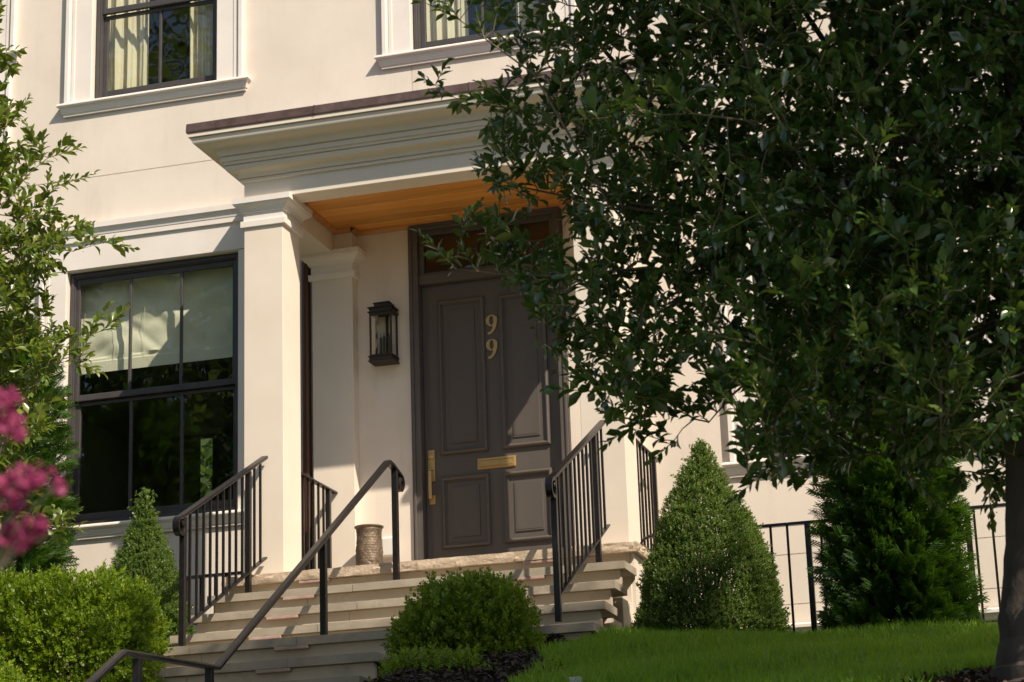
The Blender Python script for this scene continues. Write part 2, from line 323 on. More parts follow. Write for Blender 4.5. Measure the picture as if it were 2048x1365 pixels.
def window(x0, x1, z0, z1, nm, meet, casing=True, corn=False, sash_up_y=.075, sill=True, case_w=.205):
    """dark double-hung window, pale casing, sill; its pieces are children"""
    f = MB(); fw = .052; y0, y1 = .045, .15
    f.box(x0, x0+fw, y0, y1, z0, z1); f.box(x1-fw, x1, y0, y1, z0, z1); f.box(x0+fw, x1-fw, y0, y1, z1-fw, z1); f.box(x0+fw, x1-fw, y0, y1, z0, z0+.035)
    f.box(x0+.014, x0+fw-.012, y0-.012, y0, z0+.03, z1-.014); f.box(x1-fw+.012, x1-.014, y0-.012, y0, z0+.03, z1-.014); f.box(x0+fw-.012, x1-fw+.012, y0-.012, y0, z1-fw+.012, z1-.014)
    w = H(f.obj('window', 'window', bevel=.003))
    a, b = x0+fw, x1-fw
    for zz0, zz1, ys, st, lowr, topr in ((meet, z1-fw, .06, .034, .052, .045), (z0+.036, meet-.004, .095, .04, .075, .03)):
        s = MB(); s.box(a, a+st, ys, ys+.034, zz0, zz1); s.box(b-st, b, ys, ys+.034, zz0, zz1)
        s.box(a+st, b-st, ys, ys+.034, zz0, zz0+lowr); s.box(a+st, b-st, ys, ys+.034, zz1-topr, zz1)
        so = s.obj('sash', 'window', w, bevel=.004); so.matrix_parent_inverse = Matrix.Identity(4)
        ga, gb, gz0, gz1 = a+st, b-st, zz0+lowr, zz1-topr
        for k in range(1, nm+1):
            x = ga+(gb-ga)*k/(nm+1)
            MB().box(x-.011, x+.011, ys+.002, ys+.03, gz0, gz1).obj('muntin', 'window', w, bevel=.003)
        for k in range(nm+1):
            xa, xb = ga+(gb-ga)*k/(nm+1)+.0115*(k > 0), ga+(gb-ga)*(k+1)/(nm+1)-.0115*(k < nm)
            pane(xa, xb, gz0, gz1, ys+.016, w)
    cw = case_w
    if casing:
        zt = z1+(0 if corn else .3); zb = z0-.012
        for sgn, xe in ((-1, x0), (1, x1)):
            xi, xo = xe, xe+sgn*cw; c = MB()
            c.box(min(xi, xo), max(xi, xo), -.026, -.001, zb, zt)
            c.box(min(xo, xo+sgn*.036), max(xo, xo+sgn*.036), -.05, -.001, zb, zt)
            q = xo-sgn*.05; c.box(min(q, q+sgn*.03), max(q, q+sgn*.03), -.032, -.0265, zb, zt)
            c.obj('casing', 'trim', w, bevel=.004)
        if not corn: MB().box(x0+.002, x1-.002, -.026, -.001, z1+.0, zt).obj('head_casing', 'trim', w, bevel=.004)
    if sill:
        sx0, sx1 = x0-.222-.02, x1+.145+.1
        pr = [(-.02, z0-.010), (.030, z0-.011), (.050, z0-.016), (.061, z0-.027), (.062, z0-.038), (.056, z0-.046), (.040, z0-.048), (.040, z0-.058), (.036, z0-.060), (.035, z0-.076), (.026, z0-.094), (.024, z0-.104), (.014, z0-.106), (.014, z0-.126), (0, z0-.128)]
        usweep(pr, sx0, sx1, -.01, .03).obj('sill', 'trim', w, smooth=True)
        if x0 < -9: pass
    if corn:
        cx0, cx1 = x0-.242, x1+.30
        pr = [(-.01, z1+.008), (.016, z1+.008), (.016, z1+.240), (.034, z1+.242), (.034, z1+.286), (.038, z1+.288), (.040, z1+.305), (.052, z1+.332), (.056, z1+.342), (.064, z1+.344), (.064, z1+.390), (0, z1+.396)]
        usweep(pr, cx0, cx1, -.01, 0).obj('window_cornice', 'trim', w, smooth=True)
        MB().box(x0+.0, x1, -.01, -.001, z1+.0, z1+.012).obj('head_trim', 'trim', w)
    return w
def unparent_fix(o):
    for ch in o.children: pass
wl = window(*WL, 2, 4.767, corn=True); wr = window(*WR, 2, 4.767, corn=True)
for a, b in UPS: window(a, b, UZ0, UZ1, 1, 8.215)
window(-10.1, -9.27, 7.97, 9.45, 1, 8.7)
H(MB().box(-10.2, -9.1, -.022, -.001, 7.0, 7.80).box(-9.095, -9.06, -.04, -.001, 6.98, 7.80).obj('apron_panel', 'trim', bevel=.004))

# portico ------------------------------------------------------------
CX0, CX1 = -6.371, -3.488; CW = .313; CYF, CYB = -1.19, -.845
FZ = 2.905
capprof = [(.000, 5.608), (.022, 5.610), (.024, 5.612), (.024, 5.658), (.022, 5.660), (.004, 5.662), (.004, 5.724), (.018, 5.726), (.018, 5.738), (.026, 5.739), (.028, 5.748), (.036, 5.760), (.052, 5.772), (.066, 5.780), (.070, 5.792), (.078, 5.794), (.078, 5.838), (.0, 5.842)]
for x0 in (CX0, CX1-CW):
    c = H(MB().box(x0, x0+CW, CYF, CYB, FZ-.01, 5.835).obj('column', 'column', bevel=.004))
    ringsweep(capprof, x0, x0+CW, CYF, CYB).obj('capital', 'trim', c, smooth=True)
for x0 in (-6.25, -3.96):
    p = H(MB().box(x0, x0+.345, -.108, 0.0, FZ-.01, 5.9).obj('pilaster', 'column', bevel=.004))
    usweep([(a, z-.118) for a, z in capprof], x0, x0+.345, -.108, 0, .8).obj('capital', 'trim', p, smooth=True)
b = MB().box(CX0, CX1, CYF, -.985, 5.83, 6.36)
H(b.obj('front_beam', 'column', bevel=.003))
for x0 in (CX0, CX1-.313):
    H(MB().box(x0+.002, x0+.311, -.984, -.001, 5.705, 6.36).obj('side_beam', 'column', bevel=.003))
def ogee(p0, z0, p1, z1, n=10, a=.10):
    return [(p0+(p1-p0)*(i/n-a*math.sin(2*math.pi*i/n)), z0+(z1-z0)*(i/n+a*math.sin(2*math.pi*i/n))) for i in range(n+1)]
cprof = [(0, 5.976), (.022, 5.977), (.022, 5.996), (.010, 5.9965), (.010, 6.006), (.028, 6.007)] + ogee(.030, 6.009, .112, 6.092, 12, .12) + [(.098, 6.0935), (.098, 6.104), (.118, 6.105), (.118, 6.128), (.136, 6.129), (.136, 6.160), (.124, 6.161), (.124, 6.172), (.146, 6.173)] + ogee(.148, 6.176, .300, 6.300, 16, .13) + [(.290, 6.301), (.290, 6.307), (.318, 6.308), (.318, 6.338), (0, 6.345)]
H(usweep(cprof, CX0, CX1, CYF, 0, .80, 1.12).obj('cornice', 'column', smooth=True))
cop = [(.27, 6.341), (.326, 6.339), (.330, 6.35), (.327, 6.412), (.318, 6.416), (.30, 6.416)]
H(usweep(cop, CX0, CX1, CYF, -.001, .80, 1.12).obj('copper_edge', 'copper'))
H(MB().add([(CX0-.35, -1.43, 6.412), (CX1+.35, -1.43, 6.412), (CX1+.35, -.001, 6.44), (CX0-.35, -.001, 6.44)], [(0,1,2,3)]).obj('canopy_roof', 'copper'))
for xs in (-5.69, -4.47):   # folded seams in the copper edge
    H(MB().box(xs-.006, xs+.006, -1.4578, -1.4535, 6.343, 6.414).obj('copper_seam', 'copper'))
# cedar soffit: boards run along X, dark V joints between
sx0, sx1 = CX0+.315, CX1-.315
nb = 7; y0b = -.985; bw = (.982)/nb
for k in range(nb):
    ya = y0b+k*bw
    mb = MB(); zt = 5.902
    mb.loft([[(sx0, ya+.003, zt+.02), (sx0, ya+.003, zt+.004), (sx0, ya+.007, zt), (sx0, ya+bw-.007, zt), (sx0, ya+bw-.003, zt+.004), (sx0, ya+bw-.003, zt+.02)],
             [(sx1, ya+.003, zt+.02), (sx1, ya+.003, zt+.004), (sx1, ya+.007, zt), (sx1, ya+bw-.007, zt), (sx1, ya+bw-.003, zt+.004), (sx1, ya+bw-.003, zt+.02)]], True, True)
    o = H(mb.obj('soffit_board', 'wood', smooth=False))
    me = o.data; me.materials.clear()
    key = 'wood%d' % (k % 5)
    if key not in M:
        f = (.85, 1.12, .95, 1.2, 1.02)[k % 5]
        M[key] = surf('cedar_board', (.62*f, .24*f, .04*f), (.80*f, .38*f, .085*f), .5, 4+k, .2, 60, .0015, stretch=(.22, 5, 5), lo=.3, hi=.7)
    me.materials.append(M[key])
tm = MB()
def crown(pts):   # small stained moulding at the edge of the soffit
    return pts
tprof = [(0, 0), (.0, -.038), (.012, -.038), (.03, -.016), (.034, 0)]
tr = MB()
tr.loft([[(sx0+a, y, 5.9015+z) for a, z in tprof] for y in (-.983, -.11)], False)
tr.loft([[(sx1-a, y, 5.9015+z) for a, z in tprof] for y in (-.983, -.11)], False)
for xa, xb, yy in ((sx0, -5.905, -.109), (-5.905, -3.96, -.002), (-3.96, sx1, -.109)):
    tr.loft([[(x, yy-a, 5.9015+z) for a, z in tprof] for x in (xa, xb)], False)
tr.loft([[(-5.905+a, y, 5.9015+z) for a, z in tprof] for y in (-.14, -.002)], False)
H(tr.obj('soffit_moulding', 'wood'))
H(MB().tube([(-6.318, -.06, 2.2), (-6.318, -.06, 4.0), (-6.318, -.06, 5.72)], .036, 14).obj('downspout', 'pipe', smooth=True))
H(MB().lathe([(.037, -.02), (.042, -.018), (.042, .018), (.037, .02)], (-6.318, -.06, 3.45), 14).obj('downspout_bracket', 'pipe', smooth=True))
H(MB().box(-6.43, -6.372, -.30, -.001, 2.2, 5.7).obj('porch_side_pier', 'column')) if False else None

# front door ------------------------------------------------------------
DY = .065
fr = MB()
for xa, xb in ((-5.463, -5.385), (-4.262, -4.189)): 
    fr.box(xa, xb, -.022, .12, FZ, 5.90)
fr.box(-5.385, -4.262, -.022, .12, 5.845, 5.90)
fr.box(-5.463+.012, -5.43, -.034, -.022, FZ, 5.888); fr.box(-4.222, -4.2, -.034, -.022, FZ, 5.888); fr.box(-5.43, -4.222, -.034, -.022, 5.868, 5.888)
fr.box(-5.385, -4.262, .0, .12, 5.392, 5.466)
door = H(fr.obj('front_door', 'doorframe', bevel=.004))
MB().box(-5.383, -4.264, DY, DY+.05, FZ+.01, 5.39).obj('door_leaf', 'door', door, bevel=.003)
pp = [(0, 0), (.0, .010), (.006, .024), (.018, .030), (.028, .025), (.033, .012), (.036, .008), (.042, .008), (.043, -.004), (.052, -.006), (.053, -.016), (.064, -.016), (.065, -.008), (.084, .000), (.086, .008), (.1, .009)]
for x0, x1, z0, z1 in ((-5.253, -4.865, 4.0, 5.255), (-4.745, -4.362, 4.0, 5.245), (-5.255, -4.863, 3.26, 3.825), (-4.753, -4.358, 3.262, 3.818)):
    m = framesweep(pp, x0, x1, z0, z1, DY-.0005)
    i = pp[-1][0]; m.add([(x0+i, DY-.0115, z0+i), (x1-i, DY-.0115, z0+i), (x1-i, DY-.0115, z1-i), (x0+i, DY-.0115, z1-i)], [(0,1,2,3)])
    m.obj('door_panel', 'door', door, smooth=True)
# mail slot
m = MB(); m.box(-4.958, -4.648, DY-.008, DY-.0005, 3.858, 3.945); m.obj('mail_slot', 'brass', door, bevel=.003)
framesweep([(0, 0), (.002, .006), (.012, .007), (.016, .001)], -4.952, -4.654, 3.863, 3.940, DY-.008).obj('mail_slot_rim', 'brass', door)
MB().box(-4.932, -4.674, DY-.0135, DY-.008, 3.880, 3.922).obj('mail_slot_flap', 'brass', door, bevel=.003)
# handle set
hx = -5.332
MB().box(hx-.028, hx+.028, DY-.012, DY-.0005, 3.80, 4.05).obj('handle_plate', 'brass', door, bevel=.003)
MB().lathe([(.0, .0), (.021, .0), (.021, .012), (.016, .018), (0, .018)], (0, 0, 0), 20).obj('lock_cylinder', 'brass', door, smooth=True).matrix_local = Matrix.Translation((hx, DY-.012, 3.995)) @ Matrix.Rotation(math.radians(90), 4, 'X')
g = MB(); g.box(hx-.012, hx+.014, DY-.062, DY-.046, 3.655, 3.875); g.box(hx-.012, hx+.014, DY-.046, DY-.012, 3.845, 3.873); g.box(hx-.012, hx+.014, DY-.046, DY-.008, 3.66, 3.69); g.obj('pull_handle', 'brass', door, bevel=.004)
MB().box(hx-.024, hx+.026, DY-.009, DY-.0005, 3.62, 3.69).obj('handle_foot', 'brass', door, bevel=.003)
MB().box(hx-.018, hx+.018, DY-.04, DY-.012, 3.883, 3.892).obj('thumb_latch', 'brass', door, bevel=.003)
# house numbers: two serif nines
def nine():
    m = MB(); pts = []; n = 40; y0, y1 = -.010, 0.
    def strip(outer, inner, closed):
        k = len(outer); vs = [(x, y0, z) for x, z in outer]+[(x, y0, z) for x, z in inner]+[(x, y1, z) for x, z in outer]+[(x, y1, z) for x, z in inner]; fs = []
        for i in range(k if closed else k-1):
            j = (i+1) % k
            fs += [(i, j, k+j, k+i), (i, j, 2*k+j, 2*k+i), (k+i, k+j, 3*k+j, 3*k+i)]
        m.add(vs, fs)
    def strip2(o_, i_):
        nonlocal y0
        y0 -= .0012; strip(o_, i_, False); y0 += .0012
    A, B = [], []
    for i in range(n):
        t = 2*math.pi*i/n
        A.append((.046*math.cos(t), .040+.046*math.sin(t))); B.append((.019*math.cos(t)*1.0, .041+.037*math.sin(t)))
    strip(A, B, True)
    A, B = [], []
    for i in range(15):
        t = i/14; a = math.radians(20-100*t)
        w = .030*(1-t)**.7+.013*t
        cx, cz = -.030+.064*math.cos(a)*(1-.12*t), .030+.098*math.sin(a)
        nx, nz = math.cos(a), math.sin(a)
        A.append((cx+nx*w*.45, cz+nz*w*.45)); B.append((cx-nx*w*.55, cz-nz*w*.55))
    strip2(A, B)
    k = []
    for i in range(12):
        t = 2*math.pi*i/12; k.append((-.020+.013*math.cos(t), -.062+.011*math.sin(t)))
    m.add([(x, y0-.0006, z) for x, z in k]+[(x, y1, z) for x, z in k], [tuple(range(12))]+[(i, (i+1) % 12, 12+(i+1) % 12, 12+i) for i in range(12)])
    return m
nm = nine()
n1 = nm.obj('house_number', 'brass', door); n1.location = (-4.809, DY-.002, 5.004)
n2 = n1.copy(); COL.objects.link(n2); n2.location = (-4.812, DY-.002, 4.806)
# transom
MB().box(-5.385, -4.262, .05, .056, 5.466, 5.845).obj('transom_pane', 'glass_t', door)
t = MB(); t.box(-5.385, -5.345, .02, .075, 5.466, 5.845); t.box(-4.302, -4.262, .02, .075, 5.466, 5.845); t.box(-5.345, -4.302, .02, .075, 5.805, 5.845); t.box(-5.345, -4.302, .02, .075, 5.466, 5.490)
t.obj('transom_sash', 'doorframe', door, bevel=.004)
rc = (-4.823, .040, 5.648)
MB().box(-5.345, rc[0]-.087, .036, .046, 5.644, 5.653).obj('transom_rod', 'doorframe', door); MB().box(rc[0]+.087, -4.302, .036, .046, 5.644, 5.653).obj('transom_rod', 'doorframe', door)
MB().box(rc[0]-.0055, rc[0]+.0055, .036, .046, 5.735, 5.805).obj('transom_rod', 'doorframe', door); MB().box(rc[0]-.0055, rc[0]+.0055, .036, .046, 5.490, 5.562).obj('transom_rod', 'doorframe', door)
MB().tube([(rc[0]+.087*math.cos(a), rc[1], rc[2]+.087*math.sin(a)) for a in np.linspace(0, 2*math.pi, 33)], .006, 8, False).obj('transom_ring', 'doorframe', door, smooth=True)

# roman shades and curtains ------------------------------------------------------------
def shade(x0, x1, z0, z1, label, amp):
    nx, nz = 70, 60; m = MB(); vs = []
    for j in range(nz+1):
        for i in range(nx+1):
            u, v = i/nx, j/nz; x = x0+(x1-x0)*u; z = z0+(z1-z0)*v
            wr = amp*(.010*math.sin(9*u+5*v)*math.sin(3.1*v*math.pi)+.008*math.sin(21*u-7*v+2*math.sin(4*v))*(1-v)+.006*math.sin(34*u+11*v)*max(0, .75-v)+.004*math.sin(60*u*(1-.3*v)+3)*max(0, .5-v))
            for k_, (a_, b_, c_) in enumerate(((.9, .55, .55), (-.7, .8, .1), (1.4, .5, .95), (.5, 1.1, .8), (-1.2, .7, -.35), (1.1, .9, 1.25))):
                q_ = (a_*u+b_*v-c_)/(.035+.012*k_); wr += amp*.009*math.exp(-q_*q_)*(.4+.6*math.sin(3*u+2*v+k_)**2)
            if v < .13: wr = -.012
            elif v < .16: wr = -.004
            vs.append((x, .185+wr, z+.012*math.sin(3.5*u+1)*(v > .16)))
    fs = [(j*(nx+1)+i, j*(nx+1)+i+1, (j+1)*(nx+1)+i+1, (j+1)*(nx+1)+i) for j in range(nz) for i in range(nx)]
    m.add(vs, fs); o = m.obj('roman_shade', 'shade_cloth', smooth=True); o['label'] = label; o['category'] = 'window shade'
    b = MB().box(x0, x1, .18, .20, z1, z1+.03).obj('head_rail', 'shade_cloth', o, bevel=.003)
    for k in range(6):
        x = x0+(x1-x0)*(.05+.18*k); MB().tube([(x, .164, z0+.1), (x, .166, z1)], .0016, 5).obj('pull_cord', 'shade_cloth', o)
    return o
shade(-8.47, -6.95, 5.03, 5.82, 'pale green roman shade half lowered in the window beside the porch column', 1.9)
shade(-2.71, -1.19, 4.2, 5.82, 'pale roman shade lowered in the window behind the holly tree', .5)
def curtain(x0, x1, label, ph):
    m = MB(); n = 64; zs = (7.3, 7.9, 8.5, 9.5); vs = []
    for j, z in enumerate(zs):
        for i in range(n+1):
            u = i/n; x = x0+(x1-x0)*u
            vs.append((x, .215+.030*math.sin(u*2*math.pi*4+ph+.25*j)+.012*math.sin(u*2*math.pi*9+ph*2)+.01*math.sin(j*2+u*7), z))
    fs = [(j*(n+1)+i, j*(n+1)+i+1, (j+1)*(n+1)+i+1, (j+1)*(n+1)+i) for j in range(len(zs)-1) for i in range(n)]
    m.add(vs, fs); o = m.obj('curtain', 'curtain', smooth=True, label=label, category='curtain'); o['group'] = 'curtains in the upper windows'
curtain(-8.36, -7.88, 'wider pale yellow green curtain in the upper window over the lower window', .3)
curtain(-7.50, -7.20, 'narrow pale yellow green curtain beside the bare pane of the upper window', 1.3)
curtain(-5.37, -4.98, 'pale curtain at the near side of the window above the porch roof', 2.1)
curtain(-4.56, -4.25, 'pale curtain partly behind holly twigs in the window above the porch roof', 3.)
curtain(-2.48, -2.1, 'pale curtain in the upper window hidden behind the holly crown', .9)

# wall lantern ------------------------------------------------------------
lan = root('wall_lantern', 'dark bronze box lantern with glass sides on the porch wall beside the door', 'wall lantern', (-5.655, -.02, 5.0))
lx, ly, lz = -5.655, 0., 5.0
def LB(m, name, mat, **kw):
    m.v = [(x, y, z-lz) for x, y, z in m.v]; m.v = [(x-lx, y+.02, z) for x, y, z in m.v]
    return m.obj(name, mat, lan, **kw)
hw, yf_, yb_ = .092, -.165, -.012
LB(MB().box(lx-.012, lx+.012, -.011, -.001, 4.80, 5.22), 'back_plate', 'lantern', bevel=.003)
LB(MB().box(lx-hw-.012, lx+hw+.012, yf_-.012, yb_, 4.792, 4.800).box(lx-hw-.004, lx+hw+.004, yf_-.004, yb_, 4.762, 4.792).box(lx-hw-.012, lx+hw+.012, yf_-.012, yb_, 4.754, 4.762), 'base', 'lantern', bevel=.002)
LB(MB().box(lx-hw-.012, lx+hw+.012, yf_-.012, yb_, 5.155, 5.163).box(lx-hw-.001, lx+hw+.001, yf_-.001, yb_, 5.163, 5.192).box(lx-hw-.013, lx+hw+.013, yf_-.013, yb_, 5.192, 5.200).box(lx-.062, lx+.062, yf_+.03, yb_, 5.200, 5.236).box(lx-.07, lx+.07, yf_+.022, yb_, 5.236, 5.243), 'cap', 'lantern', bevel=.002)
for x in (lx-hw, lx+hw-.014):
    for y in (yf_, yb_-.016): LB(MB().box(x, x+.014, y, y+.014, 4.80, 5.155), 'corner_post', 'lantern', bevel=.001)
LB(MB().box(lx-hw+.014, lx+hw-.014, yf_, yf_+.012, 5.128, 5.155).box(lx-hw+.014, lx+hw-.014, yf_, yf_+.012, 4.80, 4.812), 'front_rail', 'lantern')
LB(MB().box(lx-hw+.014, lx+hw-.014, yf_+.004, yf_+.006, 4.812, 5.128), 'pane', 'lglass')
for x in (lx-hw+.005, lx+hw-.008): LB(MB().box(x, x+.003, yf_+.014, yb_-.016, 4.80, 5.155), 'pane', 'lglass')
for dx, dy in ((-.035, -.06), (.002, -.09), (.035, -.06)): LB(MB().lathe([(.011, 0), (.011, .17), (.004, .175), (.003, .2)], (lx+dx, dy, 4.80), 12), 'candle', 'candle', smooth=True)

# embossed urn and outlet cover ------------------------------------------------------------
urn = root('embossed_urn', 'brown bronze cylinder embossed with trees and figures standing by the door', 'umbrella stand', (-5.725, -.30, FZ))
nu, nv = 96, 70; m = MB(); vs = []
lump = rng.normal(size=(24, 48))
for j in range(nv+1):
    v = j/nv; z = .03+v*.44
    for i in range(nu):
        a = 2*math.pi*i/nu
        r = .098+.006*math.cos((v-.5)*5)
        gy, gx = (v*17+.9*math.sin(a*5+v*3)) % 23, ((i/nu)*31+1.3*math.sin(v*13)+.7*math.sin(v*29+1)) % 47; i0, j0 = int(gx) % 48, int(gy); fx, fy = gx-int(gx), gy-int(gy)
        L = (lump[j0 % 24][i0]*(1-fx)+lump[j0 % 24][(i0+1) % 48]*fx)*(1-fy)+(lump[(j0+1) % 24][i0]*(1-fx)+lump[(j0+1) % 24][(i0+1) % 48]*fx)*fy
        rel = .0034*L
        if .45 < v < .95 and 3.6 < a % (2*math.pi) < 5.9: rel = .0009*(1 if (int(v*44) % 2 == 0) else -.6)+.0015*L+.0016*((int(a*11+int(v*22)*1.7) % 3) == 0)
        vs.append(((r+rel)*math.cos(a), (r+rel)*math.sin(a), z))
fs = [(j*nu+i, j*nu+(i+1) % nu, (j+1)*nu+(i+1) % nu, (j+1)*nu+i) for j in range(nv) for i in range(nu)]
m.add(vs, fs).obj('body', 'urn', urn, smooth=True)
MB().lathe([(.097, .468), (.100, .475), (.099, .486), (.105, .494), (.112, .500), (.112, .507), (.103, .508), (.098, .495), (.094, .40), (.09, .05)], n=48).obj('rim', 'urn', urn, smooth=True)
MB().lathe([(.100, .0), (.106, .006), (.106, .02), (.099, .031)], n=48).obj('base', 'urn', urn, smooth=True)
oc = root('outlet_cover', 'small white weatherproof outlet cover low on the porch wall', 'outlet cover', (-5.665, 0, 3.30))
MB().box(-.055, .055, -.045, -.001, -.075, .075).obj('hood', 'white', oc, bevel=.012)
MB().box(-.062, .062, -.008, -.0008, -.085, .085).obj('back_plate', 'white', oc, bevel=.003)

# stone steps ------------------------------------------------------------
steps = root('front_steps', 'sandstone front steps with jutting treads leading up to the porch', 'steps', (-4.93, -2, 2.0))
SL = Vector(steps.location)
def ST(o): o.parent = steps; o.matrix_parent_inverse = Matrix.Translation(-SL); return o
SX0, SX1 = -6.43, -3.425
def stone(x0, x1, y0, y1, z0, z1, mat, name, rough=0., bev=.006):
    """a slab with a hand-dressed front: the front face is a displaced grid"""
    if not rough: return ST(MB().box(x0, x1, y0, y1, z0, z1).obj(name, mat, bevel=bev))
    n = max(6, int((x1-x0)/.035)); k = 4; m = MB(); rows = []
    for j in range(k+1):
        r = []
        for i in range(n+1):
            d = rng.normal()*rough*(.35 if j in (0, k) else 1.)+rough*.8*math.sin(j/k*math.pi)
            r.append((x0+(x1-x0)*i/n+(rng.normal()*rough*.4 if 0 < i < n else 0), y0-d, z0+(z1-z0)*j/k+(rng.normal()*rough*.3)))
        rows.append(r)
    m.loft(rows, False)
    top = rows[-1]; m.add(top+[(x0, y1, z1), (x1, y1, z1)], [tuple(range(n+1))+(n+2, n+1)])
    bot = rows[0]; m.add(bot+[(x0, y1, z0), (x1, y1, z0)], [tuple(range(n+1))+(n+2, n+1)])
    for i in (0, n): m.add([rows[j][i] for j in range(k+1)]+[(rows[0][i][0], y1, z1), (rows[0][i][0], y1, z0)], [tuple(range(k+3))])
    return ST(m.obj(name, mat, smooth=True))
def splits(x0, x1, n, jit=.12):
    e = np.linspace(x0, x1, n+1); e[1:-1] += rng.uniform(-jit, jit, n-1); return e
# porch floor
e = splits(SX0-.01, SX1+.012, 4)
for a, b_ in zip(e[:-1], e[1:]): stone(a+.001, b_-.001, -1.39, -.0, FZ-.068, FZ, 'edge', 'floor_stone', .004)
o = stone(0, 1.37, 0, .10, FZ-.068, FZ-.0005, 'edge', 'floor_stone', .006); o.matrix_parent_inverse = Matrix.Translation(-SL) @ Matrix.Translation((SX1+.03, -1.385, 0)) @ Matrix.Rotation(math.radians(90), 4, 'Z')
o = stone(0, 1.37, 0, .10, FZ-.068, FZ-.0005, 'edge', 'floor_stone', .006); o.matrix_parent_inverse = Matrix.Translation(-SL) @ Matrix.Translation((SX0-.03, -.012, 0)) @ Matrix.Rotation(math.radians(-90), 4, 'Z')
core = MB(); core.box(SX0+.03, SX1-.03, -1.34, -.002, 1.6, FZ-.07)
def step_light(x, y, z): ST(MB().box(x-.115, x+.115, y-.045, y-.001, z-.022, z-.001).obj('step_light', 'steplight', bevel=.003))
def flight(z, ynose, x0, x1, run, n, njoint):
    """one tread and the riser above it"""
    e = splits(x0, x1, njoint, .25)
    for a, b_ in zip(e[:-1], e[1:]): stone(a+.001, b_-.001, ynose, ynose+run+.05, z-.055, z, 'stone', 'tread', .0016)
levels = []
yn = -1.38
for k in range(1, 5):
    z = FZ-.181*k; ynk = -1.38-.3*k-(.0 if k < 4 else .0)
    e = splits(SX0-.012, SX1+.012, 3, .3)
    for a, b_ in zip(e[:-1], e[1:]): stone(a+.002, b_-.002, ynk, ynk+.34, z-.052, z, 'stone', 'tread', .0007)
    # riser above this tread
    zt = (FZ-.181*(k-1)) - (.069 if k == 1 else .053); yr = -1.38-.3*(k-1)+.038
    e = splits(SX0+.03, SX1-.028, 3, .35)
    for a, b_ in zip(e[:-1], e[1:]): stone(a+.001, b_-.001, yr, yr+.05, z+.0005, zt, 'riser', 'riser', 0, .002)
    core.box(SX0+.04, SX1-.035, yr+.05, yr+.30, 1.3, z-.053)
    for x in (-5.75, -4.09): step_light(x, yr, zt)
# wide slab in front of the fourth tread, then the lower flight
LX0, LX1 = -6.85, -4.62
yr = -1.38-.3*4+.038; z5 = FZ-.181*5
e = splits(SX0+.03, SX1-.028, 3, .35)
for a, b_ in zip(e[:-1], e[1:]): stone(a+.001, b_-.001, yr, yr+.05, 1.5, FZ-.181*4-.053, 'riser', 'riser', 0, .002)
core.box(SX0+.04, SX1-.035, yr+.05, yr+.3, 1.2, FZ-.181*4-.06)
e = splits(LX0, LX1, 3, .2); zk = FZ-.181*4
for a, b_ in zip(e[:-1], e[1:]): stone(a+.001, b_-.001, -2.93, -2.5915, zk-.056, zk-.003, 'stone', 'tread', .0007)
for k in range(5, 12):
    z = FZ-.181*k; ynk = -2.93-.3*(k-4); zt = FZ-.181*(k-1)-.057; yr = ynk+.3+.04
    e = splits(LX0, LX1, 3, .2)
    last = k == 11
    for a, b_ in zip(e[:-1], e[1:]): stone(a+.001, b_-.001, ynk-(1.2 if last else 0), ynk+.335, z-.055, z, 'stone', 'tread', .0007)
    e = splits(LX0+.03, LX1-.03, 2, .3)
    for a, b_ in zip(e[:-1], e[1:]): stone(a+.001, b_-.001, yr, yr+.05, z+.0005, zt, 'riser', 'riser', 0, .002)
    core.box(LX0+.04, LX1-.04, yr+.05, yr+.32, z-.5, z-.056)
    if k < 7: step_light(-5.3, yr, zt)
core.box(LX0+.04, LX1-.04, -2.88, -2.62, 1.2, zk-.06)
yl = -2.93-.3*7-1.2
for k in range(12, 20):
    z = FZ-.181*k; ynk = yl-.3*(k-11)
    stone(LX0, LX1, ynk, ynk+.335, z-.055, z, 'stone', 'tread', .0007)
    stone(LX0+.03, LX1-.03, ynk+.34, ynk+.39, z+.0005, FZ-.181*(k-1)-.057, 'riser', 'riser', 0, .002)
ST(core.obj('cheek_wall', 'column', bevel=.003))
# porch base sides
ST(MB().box(SX1-.03, SX1-.004, -1.33, -.003, 1.7, FZ-.07).obj('base_wall', 'column')); ST(MB().box(SX0+.004, SX0+.03, -1.33, -.003, 1.7, FZ-.07).obj('base_wall', 'column'))

# iron railings ------------------------------------------------------------
def bar(pts, w, h, m=None):
    """rectangular bar swept along points lying in a plane X=const or level run"""
    m = m or MB(); pts = [Vector(p) for p in pts]; rings = []
    for i, p in enumerate(pts):
        d0 = (pts[i]-pts[i-1]).normalized() if i else (pts[1]-pts[0]).normalized()
        d1 = (pts[i+1]-pts[i]).normalized() if i < len(pts)-1 else d0
        d = (d0+d1).normalized()
        side_ = Vector((1, 0, 0)) if abs(d.x) < .7 else Vector((0, 1, 0))
        up = side_.cross(d).normalized()
        if up.z < 0 and abs(d.x) > .7: up = -up
        sc = 1/max(.5, d.dot(d1))
        c = .3
        prof = [(-.5, -.5), (.5, -.5), (.5, .1), (.5-c*.5, .5), (-.5+c*.5, .5), (-.5, .1)]
        rings.append([p+side_*(a*w)+up*(b*h*sc) for a, b in prof])
    return m.loft(rings, True, True)
def volute(x, y, z, slope, r, up=False, flip=1):
    """scroll points: leaves along the slope, curls down and back under"""
    pts = []; n = 22
    for i in range(n+1):
        t = i/n; a = math.radians(90+math.degrees(0)+ (400*t))   # counter-clockwise seen from +X with y left
        rad = r*(1-.62*t)
        pts.append((x, y+flip*(-1)*(-rad*math.cos(a)) , z-r+rad*math.sin(a)))
    return pts
